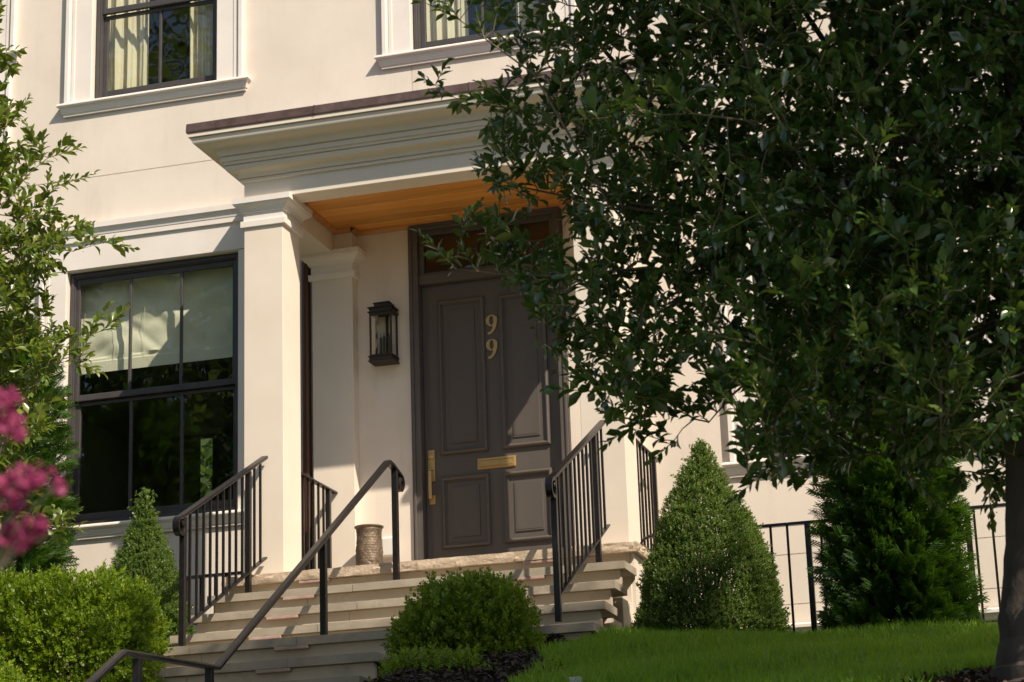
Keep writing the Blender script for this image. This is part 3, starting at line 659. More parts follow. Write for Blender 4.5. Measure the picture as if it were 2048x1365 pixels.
def stair_rail(x, yt, zt, yv, zv, label):
    """rail up at (yt,zt) falling to the volute top (yv,zv)"""
    r = root('stair_railing', label, 'railing', (x, yv, 2.181), 'iron stair railings beside the front steps')
    off = Vector(r.location); slope = (zt-zv)/(yt-yv); R_ = .066
    P = lambda o: setattr(o, 'matrix_parent_inverse', Matrix.Translation(-off))
    line = [(x, yt, zt), (x, yv+.02, zv+.02*slope)]
    vol = volute(x, yv-.015, zv-.005, slope, R_)
    P(bar(line+[(x, yv+.0, zv-.002)]+vol[1:], .046, .026).obj('handrail', 'iron', r, smooth=True))
    yb0, zb0 = yv+.03, 2.335; yb1, zb1 = yt+.0, 2.335+(yt-yv-.03)*.51
    P(bar([(x, yb1, zb1), (x, yb0, zb0)], .034, .016).obj('bottom_rail', 'iron', r))
    for y, zf in ((yv+.035, 2.181), (yv+1.13, 2.724)):
        P(MB().box(x-.019, x+.019, y-.019, y+.019, zf, zv+(y-yv)*slope-.012).obj('post', 'iron', r, bevel=.002))
    for k in range(1, 13):
        y = yv+.035+k*.1095
        if abs(y-(yv+1.13)) < .03 or y > yt-.03: continue
        P(MB().box(x-.008, x+.008, y-.008, y+.008, zb0+(y-yb0)*.51, zv+(y-yv)*slope-.01).obj('baluster', 'iron', r))
    return r
stair_rail(-6.19, -1.22, 3.800, -2.66, 3.085, 'iron stair railing with scroll end below the dark lower window and shrubs')
stair_rail(-3.61, -1.30, 3.786, -2.73, 3.085, 'iron stair railing with scroll end standing next to the mail slot side of the door')
def place_under(r, o): o.parent = r; o.matrix_parent_inverse = Matrix.Translation(-Vector(r.location))
# free standing handrail down the middle of the steps
hr = root('handrail', 'bent iron handrail on square posts running down the steps in front of the door', 'handrail', (-5.1, -1.5, 2.72))
x = -5.1
vol = []
pt, zt0 = -1.44, 3.555
for i in range(21):
    t = i/20; a = math.radians(90-390*t); rad = .066*(1-.6*t)
    vol.append((x, pt+.06+rad*math.cos(a), zt0-.085+rad*math.sin(a)))
main = [(x, -6.7, 1.15), (x, -5.69, 1.712), (x, -4.53, 1.775), (x, -1.64, 3.565), (x, -1.60, 3.58), (x, -1.53, 3.575)]
place_under(hr, bar(main+[(x, pt+.0, zt0-.003)]+vol[1:], .05, .026).obj('rail', 'iron', smooth=True))
for y, zf, zt in ((-1.47, 2.724, 3.548), (-2.87, 2.18, 2.79), (-4.62, .9, 1.76), (-5.52, .9, 1.70), (-6.6, .55, 1.19)):
    place_under(hr, MB().box(x-.02, x+.02, y-.02, y+.02, zf, zt).obj('post', 'iron', bevel=.002))
# porch side railings
for x, lab in ((-6.07, 'short iron porch railing between the front column and the copper downspout'), (-3.50, 'short iron porch railing behind the column next to the cone shrub')):
    r = root('porch_railing', lab, 'railing', (x, -.5, FZ), 'short iron railings closing the porch sides')
    place_under(r, bar([(x, -.85, 3.748), (x, -.10, 3.748)], .044, .018).obj('handrail', 'iron'))
    place_under(r, MB().box(x-.018, x+.018, -.275, -.239, FZ, 3.738).obj('post', 'iron', bevel=.002))
    place_under(r, bar([(x, -.85, FZ+.09), (x, -.28, FZ+.09)], .03, .014).obj('bottom_rail', 'iron'))
    for k in range(5):
        y = -.36-.105*k; place_under(r, MB().box(x-.008, x+.008, y-.008, y+.008, FZ+.09, 3.74).obj('baluster', 'iron'))
# area railings
def area_rail(xa, xb, posts, label, end):
    r = root('area_railing', label, 'railing', (xa, -1., 2.1), 'iron railings round the basement areas')
    m = MB(); pts = [(xa, -1., 3.005), (xb, -1., 3.005)]
    place_under(r, bar(pts, .04, .022).obj('handrail', 'iron'))
    place_under(r, bar([(xa, -1., 2.232), (xb, -1., 2.232)], .034, .016).obj('bottom_rail', 'iron'))
    s_ = end
    xe = xa if s_ < 0 else xb
    place_under(r, MB().tube([(xe, -1., 3.0), (xe+s_*.03, -1., 2.992), (xe+s_*.05, -1., 2.965), (xe+s_*.045, -1., 2.93), (xe+s_*.02, -1., 2.91), (xe-s_*.05, -1., 2.905)], .011, 8).obj('curled_end', 'iron', smooth=True))
    n = int((xb-xa)/.115)
    for k in range(n):
        x = xa+.06+k*.115
        if any(abs(x-p) < .04 for p in posts): continue
        place_under(r, MB().box(x-.008, x+.008, -1.008, -.992, 2.232, 2.996).obj('baluster', 'iron'))
    for p in posts: place_under(r, MB().box(p-.019, p+.019, -1.019, -.981, 2.05, 2.996).obj('post', 'iron', bevel=.002))
area_rail(-3.40, .8, (-3.2, -2.28, -1.2, -.1), 'long iron railing before the pale wall behind the cone shrub and arborvitae', -1)
area_rail(-9.5, -6.46, (-6.6, -7.6, -8.6), 'low iron railing under the lower window behind the cone boxwood', 1)

# ------------------------------------------------------------------ planting
LEAF = np.array([[0,0,0],[-.175,.28,.045],[.175,.28,.045],[-.262,.62,.04],[.262,.62,.04],[0,1.0,-.03],[0,.3,0],[0,.62,.01]])
LEAFF = [[0,6,1,1],[0,2,6,6],[1,6,7,3],[6,2,4,7],[3,7,5,5],[7,4,5,5]]
LEAFT = [[0,6,1],[0,2,6],[1,6,7],[1,7,3],[6,2,4],[6,4,7],[3,7,5],[7,4,5]]
def grow(att, nodes0, par0, step=.085, infl=.75, kill=.15, iters=90, trop=(0, 0, .12)):
    pos = [np.array(p, float) for p in nodes0]; par = list(par0)
    A = np.array(att); near = np.full(len(A), 1e9); idx = np.zeros(len(A), int)
    def upd(k0):
        nonlocal near, idx
        for b0 in range(k0, len(pos), 400):
            P = np.array(pos[b0:b0+400]); d = np.linalg.norm(A[:, None]-P[None], axis=2)
            j = d.argmin(1); dm = d[np.arange(len(A)), j]; w = dm < near
            near = np.where(w, dm, near); idx = np.where(w, j+b0, idx)
    upd(0)
    trop = np.array(trop)
    for it in range(iters):
        keep = near > kill; A = A[keep]; near = near[keep]; idx = idx[keep]
        if not len(A): break
        act = near < infl
        if not act.any(): infl *= 1.4; continue
        u = np.unique(idx[act]); k0 = len(pos)
        for n in u:
            sel = A[act & (idx == n)]; d = sel-pos[n]; d = (d/np.linalg.norm(d, axis=1, keepdims=True)).mean(0)
            d = d+trop+rng.normal(size=3)*.12; l = np.linalg.norm(d)
            if l < 1e-4: continue
            pos.append(pos[n]+d/l*step); par.append(n)
        upd(k0)
    return np.array(pos), np.array(par)
def skeleton(trunk, limbs, yfun, step=.085):
    """resample trunk and limb polylines (x,z,+depth) into connected nodes"""
    pos, par = [], []
    def chain(pts, start):
        last = start
        for a, b_ in zip(pts[:-1], pts[1:]):
            n = max(1, int(np.linalg.norm(np.array(b_)-np.array(a))/step))
            for i in range(1, n+1):
                pos.append(np.array(a)+(np.array(b_)-np.array(a))*i/n); par.append(last); last = len(pos)-1
        return last
    pos.append(np.array(trunk[0])); par.append(-1); chain(trunk, 0)
    nt_ = len(pos)
    for L in limbs:
        P = np.array(pos); s = int(np.linalg.norm(P-np.array(L[0]), axis=1).argmin())
        chain([tuple(P[s])]+[tuple(q) for q in L[1:]], s)
    return pos, par, nt_
def tree_mesh(pos, par, r_tip, p_exp, ntrunk, name_root, rmax=None, thin=.012, flare=None, tmat='bark'):
    n = len(pos); ch = np.zeros(n); h = np.zeros(n, int)
    for i in range(n-1, 0, -1):
        ch[par[i]] += max(ch[i], r_tip**p_exp) ; h[par[i]] = max(h[par[i]], h[i]+1)
    ch = np.maximum(ch, r_tip**p_exp); r = ch**(1/p_exp)
    if rmax: r = np.minimum(r, rmax)
    return r, h
def edges_mesh(name, pos, par, r, sel, mat, parent, sides=5):
    s = np.array([i for i in sel if par[i] >= 0]); 
    if not len(s): return None
    a = pos[par[s]]; b_ = pos[s]; d = b_-a; Rm = frames(d)
    ang = np.arange(sides)*2*np.pi/sides; c = np.stack([np.cos(ang), np.zeros(sides), np.sin(ang)], 1)
    rb = r[s]; ra = np.minimum(r[par[s]], rb*1.5)
    V0 = np.einsum('nij,kj->nki', Rm, c)*ra[:, None, None]+a[:, None]; V1 = np.einsum('nij,kj->nki', Rm, c)*rb[:, None, None]+(b_+d*.08)[:, None]
    F = [[k, (k+1) % sides, sides+(k+1) % sides, sides+k] for k in range(sides)]
    return quadmesh(name, np.concatenate([V0, V1], 1), mat, parent, faces=F, smooth=True)
def holly(name, label, cat, trunk, limbs, crown_pts, rtrunk, leaf_len, seed, n_single, camdist, side_shoots, leafmat, base, thresh=4, step=.085, kill=.15):
    global rng
    rng = np.random.default_rng(seed)
    rt = root(name, label, cat, base); off = Vector(base)
    pos0, par0, ntk = skeleton(trunk, limbs, None, step)
    pos, par = grow(crown_pts, pos0, par0, step=step, kill=kill)
    r, h = tree_mesh(pos, par, .0017, 2.35, ntk, name)
    def P(o): o.matrix_parent_inverse = Matrix.Translation(-off)
    tp = [tuple(p) for p in trunk]; nT = len(tp)
    rr = [rtrunk*((2.8, 2.0, 1.5, 1.18)[i] if i < 4 else 1.06-.06*(i-1)) for i in range(nT)]
    # smooth trunk
    dense = []; dr = []
    for i in range(nT-1):
        for t in np.linspace(0, 1, 7)[:-1]:
            q_ = lambda a: rr[min(max(a, 0), nT-1)]
            cr = .5*(2*q_(i)+(q_(i+1)-q_(i-1))*t+(2*q_(i-1)-5*q_(i)+4*q_(i+1)-q_(i+2))*t*t+(3*q_(i)-q_(i-1)-3*q_(i+1)+q_(i+2))*t**3)
            dense.append(np.array(tp[i])*(1-t)+np.array(tp[i+1])*t+rng.normal(size=3)*.003); dr.append(cr*(1+rng.normal()*.012))
    dense.append(np.array(tp[-1])); dr.append(rr[-1])
    P(MB().tube(dense, dr, 16).obj('trunk', 'bark', rt, smooth=True))
    r = np.minimum(r, .055)
    allb = np.arange(ntk, len(pos))
    big = [i for i in allb if r[i] > .009]; thin = [i for i in allb if r[i] <= .009]
    # each limb its own branch part: connected pieces of thick wood
    comp = {}
    for i in big:
        p_ = par[i]; comp[i] = comp[p_] if p_ in comp else i
    groups = {}
    for i in big: groups.setdefault(comp[i], []).append(i)
    gl = sorted(groups.values(), key=len, reverse=True)
    for gsel in gl[:24]: P(edges_mesh('branch', pos, par, r, gsel, 'bark', rt, 7))
    rest = [i for gsel in gl[24:] for i in gsel]+thin
    rest = [i for i in rest if not (-3.2 < pos[i][0] < (-2.44 if pos[i][2] < 2.86 else -2.55) and 2.4 < pos[i][2] < 2.985 and pos[i][1] < -5.9)]
    o = edges_mesh('twigs', pos, par, r, rest, 'twig', rt, 4); P(o); o['kind'] = 'stuff'
    # leaves on the last steps of every twig
    LP, LD, LS = [], [], []
    SP = []
    term = [i for i in range(ntk, len(pos)) if h[i] <= thresh]
    for i in term:
        d = pos[i]-pos[par[i]]; d /= np.linalg.norm(d); a0 = rng.uniform(0, 6.28)
        k = 2 if h[i] else 5
        for q in range(k):
            a = a0+q*2.4; perp = np.cross(d, [.3, .5, .81]); perp /= np.linalg.norm(perp); p2 = np.cross(d, perp)
            rad = perp*math.cos(a)+p2*math.sin(a)
            tilt = rng.uniform(.55, 1.1) if h[i] else rng.uniform(.3, .9)
            ld = d*math.cos(tilt)+rad*math.sin(tilt)+np.array([0, 0, .12])
            LP.append(pos[i]-d*step*q/(k)*.95+rad*.003); LD.append(ld); LS.append(leaf_len*rng.uniform(.5, 1.2)*(1 if h[i] else .92))
    # short upright side shoots with leaves up the stem
    cand = [i for i in range(ntk, len(pos)) if 1 <= h[i] <= 14]
    for i in rng.choice(cand, min(side_shoots, len(cand)), replace=False):
        d = pos[i]-pos[par[i]]; d /= np.linalg.norm(d); sd = d*.5+unit(1)[0]*.75+np.array([0, -.05, .5]); sd /= np.linalg.norm(sd)
        L = rng.uniform(.10, .26); nl = int(L/leaf_len*rng.uniform(4.4, 5.6)); p0 = pos[i]
        SP.append((p0, p0+sd*L)); a0 = rng.uniform(0, 6.28)
        perp = np.cross(sd, [.3, .5, .81]); perp /= np.linalg.norm(perp); p2 = np.cross(sd, perp)
        for q in range(nl):
            t = (q+.7)/nl; a = a0+q*2.4; rad = perp*math.cos(a)+p2*math.sin(a); tilt = 1.05-.7*t+rng.normal()*.12
            LP.append(p0+sd*L*t); LD.append(sd*math.cos(tilt)+rad*math.sin(tilt)); LS.append(leaf_len*rng.uniform(.55, 1.15)*(.75+.5*math.sin(math.pi*min(1, t+.15))))
    SP = [q_ for q_ in SP if not (-3.2 < q_[1][0] < (-2.44 if q_[1][2] < 2.86 else -2.55) and 2.4 < q_[1][2] < 2.985 and q_[1][1] < -5.9)]
    if SP:
        A = np.array([s[0] for s in SP]); B = np.array([s[1] for s in SP]); d = B-A; Rm = frames(d)
        c = np.array([[1, 0, 0], [-.5, 0, .87], [-.5, 0, -.87]])
        V0 = np.einsum('nij,kj->nki', Rm, c)*.0034+A[:, None]; V1 = np.einsum('nij,kj->nki', Rm, c)*.0014+B[:, None]
        o = quadmesh('shoots', np.concatenate([V0, V1], 1), 'shoot', rt, faces=[[0,1,4,3],[1,2,5,4],[2,0,3,5]]); P(o); o['kind'] = 'stuff'
    LP = np.array(LP); LD = np.array(LD); LS = np.array(LS)
    ok = ~((LP[:, 0] < np.where(LP[:, 2] < 2.86, -2.46, -2.57)) & (LP[:, 0] > -3.2) & (LP[:, 2] > 2.4) & (LP[:, 2] < 2.985) & (LP[:, 1] < -5.9))   # pruned clear of the door
    LP, LD, LS = LP[ok], LD[ok], LS[ok]; N = len(LP)
    Rm = frames(LD, rng.normal(size=N)*.55)
    # the leaves nearest to the street side become single parts
    C = np.array([0, -16, 0]); dist = np.linalg.norm(LP-C, axis=1)
    CRm = np.array(CR); cc = (LP-C)@CRm.T; u, v = cc[:, 0]/cc[:, 2], cc[:, 1]/cc[:, 2]
    inv = (np.abs(u) < .222) & (np.abs(v) < .148)
    facing = np.abs(np.einsum('ni,ni->n', Rm[:, :, 2], (LP-C)/dist[:, None]))
    score = np.where(inv, LS*(.25+facing)/dist*(1+.5*rng.random(N)), -1)
    # keep those not covered: nearest leaf in its own small window of view
    cell = {}
    for i in np.argsort(dist):
        if not inv[i]: continue
        key = (int(u[i]*4459/16), int(v[i]*4459/16))
        if cell.setdefault(key, i) != i: score[i] *= .3
    single = np.argsort(-score)[:n_single]; single = single[score[single] > 0]
    mask = np.ones(N, bool); mask[single] = False
    tv = []
    for k in range(5):
        T = LEAF.copy(); T[:, 0] *= (.78, .9, 1.0, 1.12, .85)[k]; T[:, 2] += (T[:, 1]**2)*(-.10, -.02, -.16, .05, -.22)[k]; T[:, 2] += np.abs(T[:, 0])*(.3, .15, .5, .1, .35)[k]; tv.append(T)
    kk = rng.integers(0, 5, N)
    V = np.zeros((N, 8, 3))
    for k in range(5):
        s_ = kk == k; V[s_] = place(tv[k], Rm[s_], LP[s_], LS[s_])
    o = quadmesh('foliage', V[mask], leafmat, rt, faces=LEAFT, smooth=True); P(o); o['kind'] = 'stuff'
    lm = []
    for k in range(5):
        me = bpy.data.meshes.new('leaf'); me.from_pydata(tv[k].tolist(), [], LEAFT); me.materials.append(M[leafmat])
        me.polygons.foreach_set('use_smooth', [True]*8); lm.append(me)
    for i in single:
        o = bpy.data.objects.new('leaf', lm[kk[i]]); COL.objects.link(o); o.parent = rt
        m4 = Matrix([list(Rm[i][0]*LS[i])+[LP[i][0]-off.x], list(Rm[i][1]*LS[i])+[LP[i][1]-off.y], list(Rm[i][2]*LS[i])+[LP[i][2]-off.z], [0, 0, 0, 1]])
        o.matrix_local = m4
    # berries in the axils
    nb_ = 500; bi = rng.choice(np.where(inv)[0], min(nb_, inv.sum()), replace=False)
    T = np.array([[1,0,0],[-1,0,0],[0,1,0],[0,-1,0],[0,0,1],[0,0,-1.]])
    Vb = T[None]*.0036+(LP[bi]+rng.normal(size=(len(bi), 3))*.008)[:, None]
    o = quadmesh('berries', Vb, 'berry', rt, faces=[[0,2,4],[2,1,4],[1,3,4],[3,0,4],[2,0,5],[1,2,5],[3,1,5],[0,3,5]], smooth=True); P(o); o['kind'] = 'stuff'
    print(name, 'nodes', len(pos), 'leaves', N, 'single', len(single))
    return rt
def inpoly(P, poly):
    x, z = P[:, 0], P[:, 1]; c = np.zeros(len(P), bool); n = len(poly)
    for i in range(n):
        (x0, z0), (x1, z1) = poly[i], poly[(i+1) % n]
        w = ((z0 > z) != (z1 > z)) & (x < (x1-x0)*(z-z0)/(z1-z0+1e-12)+x0); c ^= w
    return c
# big holly in front of the porch ---------------------------------------
Y0 = -7.0
crown = [(-1.9,7.0),(-2.25,6.0),(-2.4,5.2),(-2.45,4.7),(-2.5,4.19),(-2.58,3.88),(-2.66,3.63),(-2.74,3.33),(-2.70,3.06),(-2.50,2.84),(-2.40,2.57),(-2.25,2.42),(-2.12,2.22),(-1.98,2.22),(-1.84,2.50),(-1.68,2.42),(-1.59,2.08),(-1.47,1.95),(-1.34,2.05),(-1.17,2.15),(-.96,2.15),(-.81,2.0),(-.66,1.95),(-.47,1.95),(.3,2.1),(1.3,2.9),(1.6,4.5),(1.3,6.5),(.4,8.0),(-.8,8.2)]
rng = np.random.default_rng(11)
n_ = 42000; pts = np.stack([rng.uniform(-2.8, 1.7, n_), rng.uniform(1.8, 8.3, n_)], 1)
pts = pts[inpoly(pts, crown)]
keep = np.where(pts[:, 1] > 4.9, rng.random(len(pts)) < .22, True) & np.where(pts[:, 0] > .1, rng.random(len(pts)) < .4, True)
keep &= np.where(pts[:, 0] < -1.5, rng.random(len(pts)) < .72, True)
hole = (np.sin(pts[:, 0]*7.3+1.2*np.sin(pts[:, 1]*4))*np.sin(pts[:, 1]*6.1+.7) > .62) & (pts[:, 0] < -.9) & (pts[:, 1] < 4.7)
pts = pts[keep & ~hole]
th = np.clip((pts[:, 0]+2.75)/1.4, .22, 1.)*np.where(pts[:, 1] > 4.7, 1.35, 1.)
crown_pts = np.stack([pts[:, 0], Y0+rng.uniform(-1, 1, len(pts))*th*.85, pts[:, 1]], 1)
def L3(l, dy=0., y0=Y0, fan=.0):
    k = len(l); return [(x, y0+dy*(i/(k-1)), z) for i, (x, z) in enumerate(l)]
trunkR = [(-.47, -7, .84), (-.472, -7, 1.0), (-.474, -7, 1.18), (-.472, -7, 1.42), (-.46, -7, 1.75), (-.445, -7, 2.1), (-.43, -7, 2.6), (-.38, -6.98, 3.1), (-.33, -6.95, 3.6), (-.35, -6.9, 4.2), (-.4, -6.9, 5.0), (-.35, -6.9, 5.9), (-.3, -6.9, 6.8)]
limbsR = [L3([(-.41,2.6),(-.69,2.86),(-1.15,2.91),(-1.53,3.07),(-2.09,3.22),(-2.39,3.85),(-2.71,4.14),(-3.02,4.34)], -.35),
 L3([(-1.53,3.07),(-1.89,3.24),(-2.28,3.7),(-2.77,3.83),(-2.94,3.96)], -.15), L3([(-1.89,3.24),(-2.34,3.38),(-2.63,3.5),(-2.81,3.66)], .2),
 L3([(-1.15,2.91),(-1.65,2.89),(-1.97,2.97),(-2.35,2.97),(-2.63,3.01),(-2.82,3.05)], -.1), L3([(-1.65,2.89),(-1.91,2.78),(-2.2,2.84),(-2.47,2.69)], -.2),
 L3([(-1.65,2.89),(-1.98,2.72),(-2.08,2.58),(-2.09,2.4),(-2.01,2.24)], -.4), L3([(-.69,2.86),(-1.09,2.64),(-1.33,2.41),(-1.42,2.12),(-1.51,1.91)], -.5),
 L3([(-.41,2.6),(-.65,2.46),(-.75,2.26),(-.75,2.01)], -.5), L3([(-1.15,2.91),(-1.26,3.2),(-1.37,3.46),(-1.41,3.84),(-1.49,4.31)], -1.0), L3([(-.35,4.2),(-.62,4.22),(-1.0,4.12),(-1.5,4.02),(-1.9,3.96)], -1.3), L3([(-.36,3.45),(-.8,3.3),(-1.15,3.32),(-1.6,3.36),(-2.0,3.3)], -1.0),
 L3([(-.37,3.08),(-.72,3.28),(-.95,3.61),(-1.14,3.97),(-1.31,4.33),(-1.5,5.2)], .6), L3([(-1.26,3.2),(-1.72,3.42),(-1.97,3.81),(-2.19,4.14),(-2.32,4.45)], .3),
 L3([(-.69,2.86),(-.84,2.66),(-.98,2.37),(-1.08,2.17)], .5), L3([(-.33,3.29),(-.41,3.76),(-.57,4.25)], -.8), L3([(-1.09,2.64),(-1.43,2.59),(-1.69,2.45),(-1.83,2.37)], .4),
 L3([(-.35,4.2),(-.9,4.9),(-1.5,5.6),(-1.9,6.3)], .2), L3([(-.4,5.0),(-.1,5.8),(.4,6.6)], -.4), L3([(-.33,3.6),(.2,4.2),(.9,4.6)], .3), L3([(-.38,3.1),(.2,3.4),(.9,3.6)], -.4)]
holly('holly_tree', 'large dark evergreen tree on the lawn whose glossy crown hides half the porch', 'tree', trunkR, limbsR, crown_pts, .125, .068, 21, 300, 9, 6500, 'holly', (-.44, -7, 1.05), 4, .066, .10)
# smaller holly at the other end ---------------------------------------
crownL = [(-7.6,6.2),(-6.6,5.9),(-6.35,5.64),(-6.3,5.08),(-6.18,4.87),(-6.12,4.45),(-6.0,4.25),(-5.95,3.88),(-5.93,3.58),(-5.97,3.29),(-6.05,3.01),(-6.05,2.72),(-6.12,2.55),(-7.6,2.3),(-8.3,3.2),(-8.3,5.2)]
rng = np.random.default_rng(5)
pts = np.stack([rng.uniform(-8.3, -5.8, 12000), rng.uniform(2.3, 6.2, 12000)], 1); pts = pts[inpoly(pts, crownL)]
keep = np.where(pts[:, 0] < -6.5, rng.random(len(pts)) < .35, np.where(pts[:, 1] > 4.35, rng.random(len(pts)) < .16, rng.random(len(pts)) < .75)); pts = pts[keep]
cpL = np.stack([pts[:, 0], -5+rng.uniform(-.5, .5, len(pts))*np.clip((-5.75-pts[:, 0])/.8, .25, 1), pts[:, 1]], 1)
trunkL = [(-7.2, -5.0, 1.5), (-7.18, -5, 1.8), (-7.15, -5, 2.4), (-7.1, -5, 3.2), (-7.0, -5, 3.9), (-6.95, -5, 4.6), (-6.9, -5, 5.4)]
LL = [[(-6.98,3.89),(-6.6,4.22),(-6.43,4.88),(-6.34,5.35),(-6.2,5.6)],[(-6.6,4.22),(-6.35,4.49),(-6.16,4.75),(-5.97,4.93)],[(-6.6,4.22),(-6.27,4.33),(-6.08,4.49),(-5.91,4.68)],[(-6.98,3.89),(-6.53,4.08),(-6.08,4.2),(-5.72,4.11),(-5.43,4.13)],[(-6.98,3.89),(-6.26,3.87),(-6.06,3.79),(-5.84,3.67),(-5.6,3.73)],[(-6.98,3.89),(-6.45,3.71),(-6.12,3.64),(-5.96,3.48),(-5.63,3.48)],[(-7.05,3.4),(-6.43,3.29),(-6.13,3.02),(-5.98,3.04),(-5.79,3.1)],[(-7.05,3.4),(-6.48,2.97),(-6.22,2.74),(-6.03,2.61),(-5.82,2.58)],[(-6.08,4.2),(-5.92,4.28),(-5.77,4.36)],[(-6.43,4.88),(-6.23,4.98),(-6.1,5.07)],[(-6.43,3.29),(-6.21,3.35),(-6.05,3.43)],[(-6.35,4.49),(-6.08,4.4),(-5.92,4.41)]]
limbsL = [L3(l, (-.25, .2, .1, -.2, .15, -.1, -.3, .2, .1, -.1, .1, 0)[i], -5) for i, l in enumerate(LL)]
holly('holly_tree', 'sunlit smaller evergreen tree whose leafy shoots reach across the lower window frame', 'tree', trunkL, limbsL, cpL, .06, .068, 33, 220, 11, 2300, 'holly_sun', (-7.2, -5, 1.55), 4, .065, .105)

# clipped shrubs ---------------------------------------
SPR = []   # boxwood sprig: opposite leaves along a short stem, each one folded kite
for k in range(4):
    y = .14+.22*k; L = .46*(1-.08*k)
    for s in (-1, 1):
        a = .75-.05*k; tip = np.array([s*L*math.sin(a) if k % 2 == 0 else 0, y+L*math.cos(a), 0 if k % 2 == 0 else s*L*math.sin(a)])
        b0 = np.array([0, y, 0]); mid = (b0+tip)/2; w = np.cross(tip-b0, [0, 1, 0]); w = w/np.linalg.norm(w)*L*.30
        SPR.append([b0, mid+w, tip, mid-w])
SPR = np.array(SPR)      # (12,4,3)
def shrub(name, label, cat, mat, shape, n, size, base, seed, rough=.045, up=.35, group=None, fly=.0, deep=.2):
    """shape(n) -> points on the skin, outward normals, all in world space"""
    global rng
    rng = np.random.default_rng(seed); rt = root(name, label, cat, base, group); off = Vector(base)
    p, nrm = shape(n); dep = rng.random(n)**1.6
    lump = np.sin(p[:, 0]*19+p[:, 2]*11)*np.sin(p[:, 1]*17-p[:, 2]*13)*.5+np.sin(p[:, 0]*7-p[:, 2]*5+1)*.5
    p = p-nrm*(dep*deep)[:, None]+nrm*(lump*rough)[:, None]
    gap = (np.sin(p[:, 0]*13+3*np.sin(p[:, 2]*9))*np.sin(p[:, 2]*16+2*np.sin(p[:, 1]*11+p[:, 0]*6)) > .66)&(rough > .03)
    p = p-nrm*(gap*.13)[:, None]
    d = nrm*.6+np.array([0, 0, up+.15])+unit(n)*.6
    far = rng.random(n) < fly; sc = size*rng.uniform(.55, 1.3, n)*np.where(far, 1.45, 1)
    p = p+nrm*(far*rng.uniform(0, .03, n))[:, None]
    Rm = frames(d, rng.uniform(0, 6.28, n))
    V = place(SPR.reshape(-1, 3), Rm, p, sc).reshape(-1, 4, 3)
    o = quadmesh('foliage', V, mat, rt, faces=[[0, 1, 2, 3]]); o.matrix_parent_inverse = Matrix.Translation(-off); o['kind'] = 'stuff'
    # woody stems inside
    q, _ = shape(60); c = np.array([base[0], base[1], base[2]])
    st = MB()
    for i in range(60):
        e = c+(q[i]-c)*.86; mid = (c+e)/2+np.array([0, 0, .05]); st.tube([tuple(c+rng.normal(size=3)*.03), tuple(mid), tuple(e)], [.010, .007, .003], 4, False)
    so = st.obj('stems', 'twig', rt); so.matrix_parent_inverse = Matrix.Translation(-off); so['kind'] = 'stuff'
    return rt
def ell(c, r, p=2.4):
    def f(n):
        u = unit(n); k = (np.abs(u[:, 0])**p+np.abs(u[:, 1])**p+np.abs(u[:, 2])**p)**(-1/p)
        q = u*k[:, None]*np.array(r); nr = u/np.array(r); nr /= np.linalg.norm(nr, axis=1, keepdims=True)
        ok = q[:, 2] > -.8*r[2]; i = np.where(ok)[0]; i = np.concatenate([i, rng.choice(i, n-len(i))])
        return q[i]+np.array(c), nr[i]
    return f
def cone(c, h, r, bulge=1.75, z0=0.):
    def f(n):
        t = 1-np.sqrt(rng.random(n)); t = np.where(rng.random(n) < .12, rng.random(n), t)
        a = rng.uniform(0, 2*np.pi, n); rad = r*(1-t**bulge)*(1+.03*np.sin(t*23+np.sin(a*3)))*np.where(t < .08, .86+t*1.7, 1)
        x, y = np.cos(a), np.sin(a); nr = np.stack([x, y, np.full(n, r/h)], 1); nr /= np.linalg.norm(nr, axis=1, keepdims=True)
        return np.stack([c[0]+rad*x, c[1]+rad*y, c[2]+t*h], 1), nr
    return f
shrub('boxwood_shrub', 'rounded green boxwood in front of the steps below the front door', 'shrub', 'box', ell((-3.87, -3.75, 1.84), (.43, .43, .42), 2.4), 11500, .052, (-3.905, -3.75, 1.70), 41, fly=.12)
shrub('boxwood_shrub', 'broad bright yellow green boxwood beside the steps under the lower window', 'shrub', 'box', ell((-6.66, -3.45, 2.11), (.61, .5, .45), 3.4), 14000, .052, (-6.56, -3.45, 1.72), 42, fly=.12)
shrub('boxwood_shrub', 'small bright boxwood just showing its top in front of the rounded one', 'shrub', 'box', ell((-3.66, -5.0, 1.41), (.33, .27, .28)), 4800, .045, (-3.755, -5., 1.3), 43, fly=.12)
shrub('boxwood_shrub', 'small boxwood cut off in the lower corner beside the broad one', 'shrub', 'box', ell((-6.53, -4.6, 1.62), (.34, .3, .26)), 2600, .055, (-6.53, -4.6, 1.4), 44, fly=.12)
shrub('cone_boxwood', 'clipped cone boxwood with sunlit top before the pale wall and railing', 'shrub', 'boxold', cone((-2.79, -2.0, 2.04), 1.35, .485), 22000, .038, (-2.80, -2.0, 2.0), 45, rough=.022, fly=.03, deep=.12)
shrub('cone_boxwood', 'slender pointed cone boxwood under the lower window behind the stair railing', 'shrub', 'boxold', cone((-6.90, -1.75, 2.09), 1.42, .44, 1.25), 15000, .038, (-6.90, -1.75, 2.05), 46, rough=.022, fly=.04, deep=.12)
